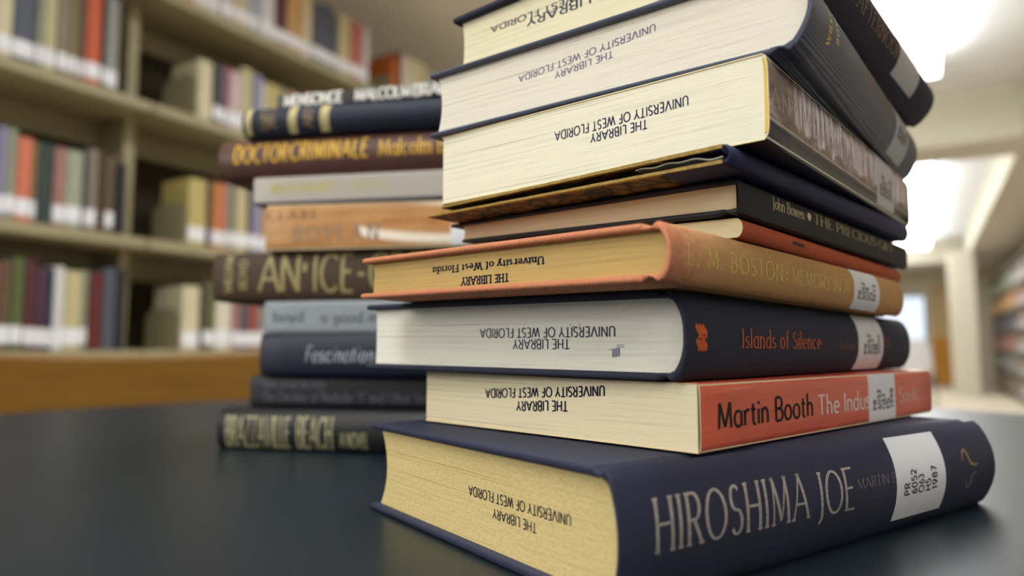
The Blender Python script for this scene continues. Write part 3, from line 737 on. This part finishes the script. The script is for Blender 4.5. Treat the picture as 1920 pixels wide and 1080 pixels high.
b.on_spine('title_lettering', 'CRIMINALE', 5.85, 11.85, .39, .85, gd, b.sp, thick=.19, thin=.11, gap=.24)
b.on_spine('author_lettering', 'Malcolm Bradbury', 12.7, 21.6, .40, .79, gd, b.sp, thick=.13, thin=.07, serif=.04)
tag(b.root, 'chestnut brown book lettered DOCTOR CRIMINALE in amber, third from the top of the rear stack', 'book', GRP)
b = LB('hardcover_book', -20.07, 51.45, -10.6, 22.84, 25.06, 14, 21.5, .55, 2.0)
b.hardcover(cloth('banded_navy_cloth', srgb(25, 30, 48), .0006, .15, .6, 'weave', .1), oldpg)
bg = plain('dull_gilt', srgb(172, 160, 112), .45, .4, .15, 300)
for a0, a1 in ((.25, .75), (3.75, 4.4), (6.25, 6.95)): b.patch('gilt_band', a0, a1, .06, .97, bg, b.sp, off=.008)
for a0, a1, w_ in ((1.55, 2.75, 'SWIFT'), (4.95, 5.7, 'ART')):
    b.on_spine('title_lettering', w_, a0, a1, .2, .86, M['gold_dull'], b.sp, rot=True, thick=.16, thin=.1)
tag(b.root, 'navy book with gilt bands across its spine, second from the top of the rear stack', 'book', GRP)
b = LB('paperback_book', -17.69, 51.24, -12.4, 25.10, 26.05, 13, 20, .03, 8)
b.paperback(plain('jet_card', srgb(22, 22, 26), .4, .4), oldpg, th=.04)
wh = plain('chalk_print', srgb(214, 212, 204), .5)
b.on_spine('title_lettering', 'MENSONGE', .65, 5.35, .12, .95, wh, b.sp, thick=.27, thin=.16, gap=.08)
b.on_spine('author_lettering', 'MALCOLM', 6.35, 10.6, .12, .95, wh, b.sp, thick=.27, thin=.16, gap=.08)
b.on_spine('author_lettering', 'BRADBURY', 10.85, 16.2, .12, .95, wh, b.sp, thick=.27, thin=.16, gap=.08)
tag(b.root, 'thin black book with big chalk white capitals, top of the rear stack', 'book', GRP)

# ------------------------------------------------------------------ round reading table
tb = empty('reading_table', (0, .45, 0))
t_ = NT('slate_laminate'); tc, sp_ = t_.coords()
nz = t_.noise(tc.outputs['Object'], 900, 3); big = t_.noise(tc.outputs['Object'], 6, 4)
sc_ = t_.n('ShaderNodeTexWave', wave_type='RINGS'); 
col = t_.ramp(nz, [(.35, srgb(15, 26, 33)), (.7, srgb(21, 33, 41))])
scr = t_.noise(t_.comb(t_.math('MULTIPLY', sp_.outputs[0], 30), t_.math('MULTIPLY', sp_.outputs[1], 420), 0), 1, 2)
t_.bump(nz, .12, .0003)
rr = t_.math('ADD', .33, t_.math('MULTIPLY', big, .06)); t_.l(rr, t_.b.inputs['Roughness'])
lam = t_.set(col, .28, .42); t_.l(rr, t_.b.inputs['Roughness'])
def disc(name, rad, z0, z1, mat, parent, n=96, bev=.004):
    prof = [(0, z0), (rad - bev, z0), (rad, z0 + bev), (rad, z1 - bev), (rad - bev * .3, z1 - bev * .3), (rad - bev, z1), (0, z1)]
    V = []; F = []
    for r_, z in prof[1:-1]:
        for k in range(n): V.append((r_ * math.cos(2 * math.pi * k / n), r_ * math.sin(2 * math.pi * k / n), z))
    L = len(prof) - 2
    for i in range(L - 1):
        for k in range(n): F.append((i * n + k, i * n + (k + 1) % n, (i + 1) * n + (k + 1) % n, (i + 1) * n + k))
    F.append(tuple(range(n))); F.append(tuple((L - 1) * n + k for k in range(n)))
    return put(name, V, F, mat, parent)
t_ = NT('honey_oak'); tc, sp_ = t_.coords()
gr = t_.noise(t_.comb(t_.math('MULTIPLY', sp_.outputs[0], 3), t_.math('MULTIPLY', sp_.outputs[1], 3), t_.math('MULTIPLY', sp_.outputs[2], 60)), 2, 5, .6)
oak = t_.set(t_.ramp(gr, [(.3, srgb(100, 68, 14)), (.7, srgb(118, 83, 20))]), .4, .4)
disc('table_top', .632, TZ - .006, TZ, lam, tb)
disc('edge_band', .634, TZ - .034, TZ - .0065, oak, tb)
mb = MB(); mb.tube([(0, 0, .06), (0, 0, .3), (0, 0, TZ - .035)], [.06, .05, .06], 20); mb.build('pedestal', oak, tb, True)
for k in range(4):
    a = k * math.pi / 2 + .4
    mb = MB(); mb.tube([(.03 * math.cos(a), .03 * math.sin(a), .1), (.25 * math.cos(a), .25 * math.sin(a), .06), (.42 * math.cos(a), .42 * math.sin(a), .025)], [.035, .028, .022], 12)
    mb.build('foot', oak, tb, True)
tag(tb, 'round reading table with a dark slate laminate top under both stacks of books', 'table')

# ------------------------------------------------------------------ wooden chair across the table
cr = empty('wooden_chair', (-.55, 1.095, 0), math.atan2(-.75, .64))    # local x points to the table
ch_dir = None
def rail(zf0, zf1, name, wid=.57, bow=.05, th=.022, x0=-.15):
    V = []; F = []; n = 24
    for i in range(n + 1):
        t = i / n * 2 - 1; y = t * wid / 2; x = x0 - bow * (1 - t * t)
        for xx, z in ((x - th / 2, zf0(t)), (x + th / 2, zf0(t)), (x + th / 2, zf1(t) - .006), (x + th * .25, zf1(t)), (x - th * .25, zf1(t)), (x - th / 2, zf1(t) - .006)): V.append((xx, y, z))
    for i in range(n):
        for k in range(6): F.append((i * 6 + k, i * 6 + (k + 1) % 6, i * 6 + 6 + (k + 1) % 6, i * 6 + 6 + k))
    F += [tuple(range(6)), tuple(n * 6 + k for k in range(6))]
    return put(name, V, F, oak, cr, smooth=True)
rail(lambda t: .66, lambda t: CAMZ - .018 + .012 * t * t, 'top_rail')
rail(lambda t: .50, lambda t: .55, 'lower_rail', wid=.44, bow=.03)
for sy in (-1, 1):
    MB().tube([(-.20, sy * .20, 0), (-.15, sy * .205, .45), (-.185, sy * .22, .70)], [.016, .018, .014], 12).build('back_leg', oak, cr, True)
    MB().tube([(.22, sy * .20, 0), (.20, sy * .195, .43)], [.015, .02], 12).build('front_leg', oak, cr, True)
    MB().tube([(-.18, sy * .2, .22), (.21, sy * .2, .22)], .01, 10).build('stretcher', oak, cr, True)
mb = MB(); mb.box((-.2, -.23, .43), (.25, .23, .462), .012); mb.build('seat', oak, cr)
tag(cr, 'honey oak chair with broad curved top rail, across the table at left', 'chair')

# ------------------------------------------------------------------ left bookcase
VF = -1.874                                   # its front plane
shelf_paint = plain('shelf_enamel', srgb(148, 139, 108), .45, .4, .05, 8)
shade_backing = plain('gap_shade_brown', srgb(54, 44, 28), .8, .2, .08, 8)  # shade in the gaps behind the books, put into a dark brown
bk = empty('library_bookcase', uv(1.6, VF - .14, 0), ROOM_ROT)
def rbox(name, u0, u1, v0, v1, z0, z1, mat, parent=None, bev=.0, u_=1.6, v_=VF - .14, smooth=False):
    """box on the room axes; child of a root standing at (u_, v_)"""
    mb = MB()
    if parent is None: o = empty('tmp', (0, 0, 0))
    mb.box((u0 - u_, -(v1 - v_), z0), (u1 - u_, -(v0 - v_), z1), bev)
    return mb.build(name, mat, parent)
SH = [('lowest visible shelf', CAMZ - .012), ('middle shelf', CAMZ + .303), ('upper shelf', CAMZ + .696), ('top shelf', CAMZ + 1.043)]
DIV = [.25, 1.165, 2.085, 3.0, 3.92]
for nm, z in SH:
    for d0, d1 in zip(DIV, DIV[1:]):
        sh = rbox('shelf_board', d0 + .003, d1 - .003, VF - .26, VF, z - .03, z, shelf_paint, bk, .003)
        if nm != 'top shelf' or True:
            rbox('back_rail', d0 + .003, d1 - .003, VF - .262, VF - .245, z - .10, z - .031, shelf_paint, bk)
for z in (.10, .42):
    for d0, d1 in zip(DIV, DIV[1:]): rbox('shelf_board', d0 + .003, d1 - .003, VF - .26, VF, z - .03, z, shelf_paint, bk, .003)
for d in DIV:
    rbox('upright', d - .016, d + .016, VF - .25, VF - .11, 0, SH[3][1] + .015, shelf_paint, bk, .003)
rbox('shade_back_panel', DIV[0], DIV[-1], VF - .285, VF - .265, 0, SH[3][1] - .03, shade_backing, bk)  # added sheet, coloured as the shade seen between the books
for nm, z in SH[:3]:
    pass
rbox('base_plinth', DIV[0], DIV[-1], VF - .26, VF - .02, 0, .068, shelf_paint, bk)
tag(bk, 'tall putty coloured metal library bookcase receding on the left behind the table', 'bookcase')

COL = dict(cream=(222, 212, 176), ivory=(232, 226, 208), slate=(84, 88, 108), sage=(150, 156, 136), straw=(206, 196, 150), taupe=(146, 134, 118),
  brown=(104, 86, 64), olive=(138, 122, 80), orange=(204, 92, 52), black=(36, 36, 40), grey=(150, 152, 148), white=(226, 224, 226), navy=(44, 50, 72),
  rose=(176, 92, 98), pink=(212, 190, 192), lavender=(150, 148, 180), yellow=(198, 182, 112), salmon=(222, 124, 96), green=(50, 66, 62), mauve=(172, 124, 118),
  mint=(168, 176, 152), umber=(78, 56, 40), plum=(84, 52, 74), mustard=(196, 136, 52), maroon=(92, 44, 52), tan=(206, 160, 104), coral=(186, 108, 92), charcoal=(92, 90, 98),
  moss=(96, 108, 62), steel=(84, 90, 104), red=(160, 80, 74), burgundy=(104, 36, 34), rust=(190, 98, 28), sky=(176, 184, 206))
shelf_mat = {k: plain('jacket_' + k, srgb(*[c * .88 for c in v]), .5, .4, .10, 30) for k, v in COL.items()}
shelf_pg = plain('shelf_book_pages', srgb(226, 214, 180), .8, .1)
lab_mat = plain('shelf_book_label', srgb(222, 222, 228), .5, .3, .02)
ORD = ['first', 'second', 'third', 'fourth', 'fifth', 'sixth', 'seventh', 'eighth', 'ninth', 'tenth', 'eleventh', 'twelfth', 'thirteenth', 'fourteenth', 'fifteenth', 'sixteenth', 'seventeenth', 'eighteenth', 'nineteenth', 'twentieth']
def shelf_book(u0, u1, z, hgt, colr, dep=.15, lab=True, setb=.012, vf=VF, name='shelf_book', parts=True, mats=None):
    """an upright book with its spine to the aisle; origin on the shelf under its spine"""
    th = (u1 - u0) - .0012
    root = empty(name, uv((u0 + u1) / 2, vf - setb, z + .0006), ROOM_ROT)
    h = th / 2; b_ = min(.006, h * .5); t = .0025
    def prism(nm, prof, z0, z1, mat, par):
        n = len(prof); V = [(x, y, zz) for zz in (z0, z1) for x, y in prof]
        F = [(i, (i + 1) % n, n + (i + 1) % n, n + i) for i in range(n)] + [tuple(range(n)), tuple(range(n, 2 * n))]
        return put(nm, V, F, mat, par)
    out = [(-h, dep), (-h, b_), (-h * .8, b_ * .35), (-h * .4, .0006), (0, 0), (h * .4, .0006), (h * .8, b_ * .35), (h, b_), (h, dep)]
    inn = [(h - t, dep), (h - t, b_ + t), (0, t + .001), (-h + t, b_ + t), (-h + t, dep)]
    prism('cover', out + inn, 0, hgt, shelf_mat[colr], root)
    prism('page_block', [(-h + t * 1.1, b_ + t * 1.2), (0, t + .002), (h - t * 1.1, b_ + t * 1.2), (h - t * 1.1, dep - .004), (-h + t * 1.1, dep - .004)], .003, hgt - .003, shelf_pg, root)
    if lab:
        l0 = random.uniform(.012, .018); l1 = l0 + .042
        pr = [(x, y - .0003) for x, y in out[1:8]]; pi_ = [(x * .98, y + .0006) for x, y in reversed(pr)]
        prism('call_number_label', pr + pi_, l0, l1, lab_mat, root)
    return root
def fill(bay_u, shelf_i, spec, bay_words, far=False):
    nm, z = SH[shelf_i]; n = len(spec)
    for i, (u0, u1, col_, hg, lab) in enumerate(spec):
        r = shelf_book(u0, u1, z, hg, col_, lab=lab, dep=random.uniform(.13, .155), setb=random.uniform(.006, .016))
        wide = 'broad' if u1 - u0 > .05 else ('slim' if u1 - u0 < .016 else 'medium')
        nb = f'after the {spec[i-1][2]} one' if i else f'before the {spec[1][2]} one'
        tag(r, f'{col_} book, {ORD[i]} from left, {bay_words} of {nm}, {nb}', 'book', f'books on the {nm}')
def rowspec(edges, cols, h=.205, jit=.02, nolab=()):
    return [(edges[i], edges[i + 1], c, h + random.uniform(-jit, jit), i not in nolab) for i, c in enumerate(cols)]
LBAY, RBAY, FBAY = 'left bay', 'right bay', 'far bay'
fill(0, 2, rowspec([.70, .735, .771, .805, .859, .878, .909, .936, .962, .978, 1.018, 1.028, 1.066], ['ivory', 'tan', 'cream', 'slate', 'sage', 'straw', 'taupe', 'olive', 'brown', 'orange', 'black', 'grey'], .25, .012), LBAY)
fill(1, 2, rowspec([1.315, 1.365, 1.385, 1.414, 1.428, 1.475, 1.518, 1.555, 1.573, 1.63, 1.67, 1.70, 1.74, 1.80, 1.84], ['cream', 'black', 'steel', 'rose', 'pink', 'straw', 'lavender', 'ivory', 'yellow', 'taupe', 'tan', 'navy', 'coral', 'grey'], .205, .018, (0,)), RBAY)
fill(0, 1, rowspec([.728, .76, .792, .809, .832, .868, .880, .917, .949, .993, 1.005, 1.03, 1.051, 1.076], ['grey', 'slate', 'lavender', 'sage', 'salmon', 'olive', 'green', 'mauve', 'mint', 'charcoal', 'taupe', 'umber', 'brown'], .212, .012, (6, 11)), LBAY)
r = shelf_book(1.082, 1.108, SH[1][1], .20, 'black', lab=False); tag(r, 'black book ending the left bay of the middle shelf, after the brown book', 'book', 'books on the middle shelf')
fill(1, 1, rowspec([1.30, 1.363, 1.376, 1.401, 1.43, 1.446, 1.464, 1.507, 1.524, 1.569, 1.60, 1.64, 1.69, 1.73], ['yellow', 'plum', 'mustard', 'salmon', 'sage', 'taupe', 'straw', 'umber', 'lavender', 'tan', 'navy', 'cream', 'coral'], .212, .012, (1,)), RBAY)
fill(0, 0, rowspec([.745, .78, .809, .837, .866, .89, .914, .958 - .026, .958, 1.004, 1.02, 1.053, 1.088, 1.118], ['taupe', 'rose', 'brown', 'moss', 'maroon', 'plum', 'navy', 'white', 'straw', 'sage', 'burgundy', 'steel', 'black'], .215, .012, (10, 11, 12)), LBAY)
fill(1, 0, rowspec([1.29, 1.348, 1.357, 1.376, 1.404, 1.462, 1.492, 1.523, 1.566, 1.60, 1.64, 1.69], ['cream', 'black', 'brown', 'moss', 'ivory', 'mauve', 'steel', 'red', 'grey', 'navy', 'tan'], .20, .012, (1,)), RBAY)
fill(1, 3, rowspec([1.216, 1.25, 1.29, 1.333, 1.382, 1.432, 1.484, 1.539, 1.596, 1.65, 1.729, 1.767, 1.80, 1.834, 1.87, 1.904, 1.962, 2.038, 2.066], ['pink', 'tan', 'ivory', 'white', 'pink', 'straw', 'sky', 'white', 'maroon', 'tan', 'cream', 'charcoal', 'slate', 'steel', 'charcoal', 'straw', 'coral', 'white'], .225, .018), RBAY)
fill(2, 3, rowspec([2.262, 2.285, 2.34, 2.42, 2.47, 2.53, 2.59, 2.64, 2.70], ['burgundy', 'ivory', 'cream', 'straw', 'sky', 'white', 'lavender', 'tan'], .21, .012, (0,)), FBAY)
r = shelf_book(2.215, 2.258, SH[3][1], .185, 'rust', lab=False); tag(r, 'rust orange book with its cover showing above a bookend on the top shelf', 'book', 'books on the top shelf')
# metal bookends that hold each right hand row
for u, si, hh, wd in ((1.308, 2, .145, 'upper shelf'), (1.292, 1, .13, 'middle shelf'), (1.283, 0, .125, 'lowest visible shelf'), (2.208, 3, .10, 'top shelf')):
    z = SH[si][1]; e = empty('bookend', uv(u, VF - .10, z + .0005), ROOM_ROT)
    V = []; pr = [(-.085, 0), (-.085, hh * .75), (-.07, hh * .93), (-.04, hh), (.04, hh), (.07, hh * .93), (.085, hh * .75), (.085, 0)]
    for x in (-.001, .001): V += [(x, y, zz) for y, zz in pr]
    n = 8; F = [tuple(range(n)), tuple(range(n, 2 * n))] + [(i, (i + 1) % n, n + (i + 1) % n, n + i) for i in range(n)]
    put('plate', V, F, shelf_paint, e)
    mb = MB(); mb.box((-.10, -.05, 0), (-.0012, .05, .0015)); mb.build('foot', shelf_paint, e)
    tag(e, f'putty metal bookend at the left end of the row on the {wd}', 'bookend', 'metal bookends')

# ------------------------------------------------------------------ room: floor, ceiling with wells, far wall, column
carpet = plain('beige_floor', srgb(206, 194, 170), .8, .2, .06, 5)
paint = plain('soffit_paint', srgb(222, 214, 202), .9, .1, .02, 4)
creamp = plain('cream_paint', srgb(218, 212, 192), .85, .15, .02, 4)
whitep = plain('white_ceiling', srgb(242, 244, 247), .85, .1, .02, 4)
def struct(name, mb, mat, rz=ROOM_ROT):
    o = mb.build(name, mat); o.rotation_euler = (0, 0, rz); tag(o, kind='structure'); return o
# in room coordinates: x = u, y = -v
U0, U1, VL, VR = -3.2, 17.1, -3.4, 3.4
mb = MB(); mb.box((U0, -VR, -.05), (U1 + .3, -VL, 0)); struct('floor', mb, carpet)
WELL = [(-2.6, 6.5), (7.08, 15.6)]; V1, V2, ZC = -.75, .75, SOFF + .43
mb = MB(); th_ = .5
mb.box((U0, -VR, SOFF), (U1 + .3, -V2 - .001, SOFF + th_)); mb.box((U0, -V1 + .001, SOFF), (U1 + .3, -VL, SOFF + th_))
mb.box((U0, -V2, SOFF), (WELL[0][0], -V1, SOFF + th_)); mb.box((WELL[0][1], -V2, SOFF), (WELL[1][0], -V1, SOFF + th_)); mb.box((WELL[1][1], -V2, SOFF), (U1 + .3, -V1, SOFF + th_))
struct('ceiling', mb, paint)
k = 1
for a, b_ in WELL:
    e = .012
    mb = MB()
    mb.box((a, -V2, SOFF + .004), (a + e, -V1, ZC)); mb.box((b_ - e, -V2, SOFF + .004), (b_, -V1, ZC))
    mb.box((a, -V2, SOFF + .004), (b_, -V2 + e, ZC)); mb.box((a, -V1 - e, SOFF + .004), (b_, -V1, ZC))
    struct(f'trim_{k}', mb, creamp); k += 1
    mb = MB(); mb.box((a, -V2, ZC), (b_, -V1, ZC + .03)); o = struct(f'trim_{k}', mb, whitep); k += 1
glow = emis('lamp_diffuser', (.97, .985, 1.0, 1), 7.0)
lampw = plain('lamp_frame_white', srgb(236, 236, 236), .5)
spots = [(-1.5, 'behind the table'), (.5, 'over the table'), (2.5, 'beyond the table'), (4.5, 'last before the cross beam'), (8.2, 'first beyond the cross beam'), (10.2, 'second beyond the cross beam'), (12.2, 'third beyond the cross beam'), (14.2, 'farthest down the aisle')]
for u, wd in spots:
    e = empty('ceiling_light', uv(u, -.25, ZC - .16), ROOM_ROT)
    ln = .96
    # a suspended light that shines both down and up on to the well's white ceiling
    mb = MB(); mb.box((-ln, -.42, -.03), (ln, .42, .03)); mb.build('diffuser', glow, e)
    for x in (-ln * .6, ln * .6):
        mb = MB(); mb.tube([(x, 0, .03), (x, 0, .16)], .004, 8); mb.build('hanger', lampw, e)
    mb = MB()
    for x0, x1, y0, y1 in ((-ln - .02, -ln, -.44, .44), (ln, ln + .02, -.44, .44), (-ln, ln, -.44, -.42), (-ln, ln, .42, .44)): mb.box((x0, y0, -.034), (x1, y1, .034))
    mb.build('frame', lampw, e)
    tag(e, f'bright white suspended ceiling light in the raised well, {wd}', 'ceiling light', 'ceiling lights')
mb = MB(); mb.box((U1, -VR, 0), (U1 + .12, -VL, SOFF)); struct('wall_far', mb, plain('far_wall_paint', srgb(206, 198, 176), .85, .15, .03, 3))
mb = MB(); mb.box((U0, -VL, 0), (U1 + .3, -VL + .1, SOFF)); struct('wall_left', mb, paint)
mb = MB(); mb.box((U0, -VR - .1, 0), (U1 + .3, -VR, SOFF)); struct('wall_right', mb, paint)
# column
mb = MB(); mb.box((14.0, -.80, 0), (14.6, -.42, SOFF - .002), .01); o = struct('trim_column', mb, creamp); o.name = 'trim_9'
# door and window in the far wall
door = empty('door_1', uv(U1 - .03, .42, 0), ROOM_ROT); tag(door, kind='structure')
doorw = plain('door_orange_wood', srgb(196, 136, 46), .5, .3, .1, 3)
mb = MB(); mb.box((-.02, -.26, .01), (.02, .26, 1.0), .004); mb.build('lower_panel', doorw, door)
mb = MB(); mb.box((-.02, -.26, 1.0), (.02, .26, 2.05), .004); mb.build('upper_panel', plain('door_pale_wood', srgb(196, 166, 118), .5, .3), door)
mb = MB(); mb.box((-.05, -.2, .98), (-.02, -.16, 1.06)); mb.build('door_handle', M['silver'], door)
win = empty('window_1', uv(U1 - .03, -.42, 0), ROOM_ROT); tag(win, kind='structure')
mb = MB(); mb.box((-.01, -.46, .62), (.01, .46, 1.85)); mb.build('pane', emis('daylight_pane', (.60, .68, .80, 1), 1.1), win)
mb = MB()
for y0, y1, z0, z1 in ((-.5, -.46, .58, 1.9), (.46, .5, .58, 1.9), (-.46, .46, .58, .62), (-.46, .46, 1.85, 1.9)): mb.box((-.03, y0, z0), (.03, y1, z1))
mb.build('window_frame', plain('window_grey', srgb(150, 152, 156), .5), win)
# white shell chair in the aisle
wc = empty('shell_chair', uv(8.85, -.09, 0), ROOM_ROT)
shell = plain('white_shell', srgb(244, 244, 252), .35, .5, .02)
V = []; F = []; n = 12
for j in range(9):
    z = .53 + j / 8 * .36; hw = .165 - .02 * (j / 8) ** 4 * 3
    for i in range(n + 1):
        t = i / n * 2 - 1; V.append((-.18 - .05 * (1 - t * t) - .06 * (j / 8) + .0, t * hw, z))
st = (n + 1) * 9
V += [Vector(q) + Vector((.012, 0, 0)) for q in V]
q_ = lambda l, j, i: l * st + j * (n + 1) + i
for l in (0, 1):
    for j in range(8):
        for i in range(n): F.append((q_(l, j, i), q_(l, j, i + 1), q_(l, j + 1, i + 1), q_(l, j + 1, i)))
for j in range(8):
    for i in (0, n): F.append((q_(0, j, i), q_(0, j + 1, i), q_(1, j + 1, i), q_(1, j, i)))
for i in range(n):
    for j in (0, 8): F.append((q_(0, j, i), q_(0, j, i + 1), q_(1, j, i + 1), q_(1, j, i)))
put('backrest', V, F, shell, wc, smooth=True)
MB().box((-.22, -.2, .43), (.2, .2, .47), .015).build('seat', plain('dark_seat', srgb(40, 40, 46), .6), wc)
steel = plain('chair_steel', srgb(130, 130, 134), .3, .5)
for sx in (-1, 1):
    MB().tube([(-.19, sx * .12, .45), (-.22, sx * .12, .56)], .009).build('back_support', steel, wc, True)
    for sy in (-1, 1): MB().tube([(sx * .17, sy * .17, .44), (sx * .2, sy * .2, 0)], .011).build('leg', steel, wc, True)
tag(wc, 'small white backed chair far off in the aisle, right of the front stack', 'chair')

# ------------------------------------------------------------------ bookcase range far right
VR_ = 1.146
rg = empty('library_bookcase', uv(12.6, VR_ + .16, 0), ROOM_ROT)
def gbox(name, u0, u1, v0, v1, z0, z1, mat): return rbox(name, u0, u1, v0, v1, z0, z1, mat, rg, 0, 12.6, VR_ + .16)
RS = [.10, .42, .74, 1.06, 1.38, 1.70]
gb = plain('range_shelf_paint', srgb(120, 110, 92), .6, .3, .05, 6)
for z in RS: gbox('shelf_board', 9.0, 16.5, VR_, VR_ + .28, z - .03, z, gb)
for i in range(9): gbox('upright', 9.0 + i * .9375 - .012, 9.0 + i * .9375 + .012, VR_ + .03, VR_ + .28, 0, 1.98, gb)
gbox('shade_back_panel', 9.0, 16.5, VR_ + .285, VR_ + .30, 0, 1.98, shade_backing)  # back sheet in the same painted shade colour
gbox('canopy', 9.0, 16.5, VR_ - .02, VR_ + .30, 1.985, 2.01, gb)
tag(rg, 'long grey brown library bookcase far down the aisle at the right edge', 'bookcase')
names_ = ['lowest', 'second lowest', 'third', 'fourth', 'fifth', 'top']
pal = ['cream', 'ivory', 'slate', 'sage', 'straw', 'taupe', 'brown', 'olive', 'grey', 'pink', 'navy', 'rose', 'lavender', 'tan', 'maroon', 'steel', 'mauve', 'mint', 'white', 'umber']
for si, z in enumerate(RS):
    u = 10.3; VV = []; FF = []; cnt = 0
    stuff = MB()
    while u < 16.3:
        t = random.uniform(.024, .05); frac = ((u - 9.0) / .9375) % 1
        if frac > .90 or frac + t / .9375 > .975 or frac < .02: u += .03; continue
        hg = random.uniform(.18, .25); cc = random.choice(pal)
        if cnt < 46:
            root = empty('shelf_book', uv(u + t / 2, VR_ + .012, z + .0006), ROOM_ROT)
            h = t / 2 - .0006; dep = .16
            # spine faces the aisle: towards smaller v, i.e. local +y
            mbk = MB(); prof = [(-h, -dep), (-h, -.006), (-h * .6, -.001), (0, 0), (h * .6, -.001), (h, -.006), (h, -dep)]
            npf = len(prof); VVv = [(x, y, zz) for zz in (0, hg) for x, y in prof]
            mbk.add(VVv, [(i, (i + 1) % npf, npf + (i + 1) % npf, npf + i) for i in range(npf)] + [tuple(range(npf)), tuple(range(npf, 2 * npf))])
            mbk.build('cover', shelf_mat[cc], root)
            MB().box((-h * .98, -.005, .015), (h * .98, .0012, .055)).build('call_number_label', lab_mat, root)
            tag(root, f'small blurred book on the {names_[si]} shelf of the far right bookcase', 'book', f'blurred books on the {names_[si]} shelf at far right')
            cnt += 1
        else:
            stuff.box((u - 13, -(VR_ + .17) , 0), (u + t - 13 - .001, -(VR_ + .012), hg))
        u += t
    so = stuff.build('distant_shelf_books', shelf_mat[['taupe', 'grey', 'mauve', 'charcoal', 'tan', 'sage'][si]])
    so.location = uv(13, 0, z + .0006); so.rotation_euler = (0, 0, ROOM_ROT)
    tag(so, f'distant blurred books on the {names_[si]} shelf at far end of right bookcase', 'books', None, 'stuff')
for o in [o for o in bpy.data.objects if o.name.startswith('tmp')]: bpy.data.objects.remove(o)
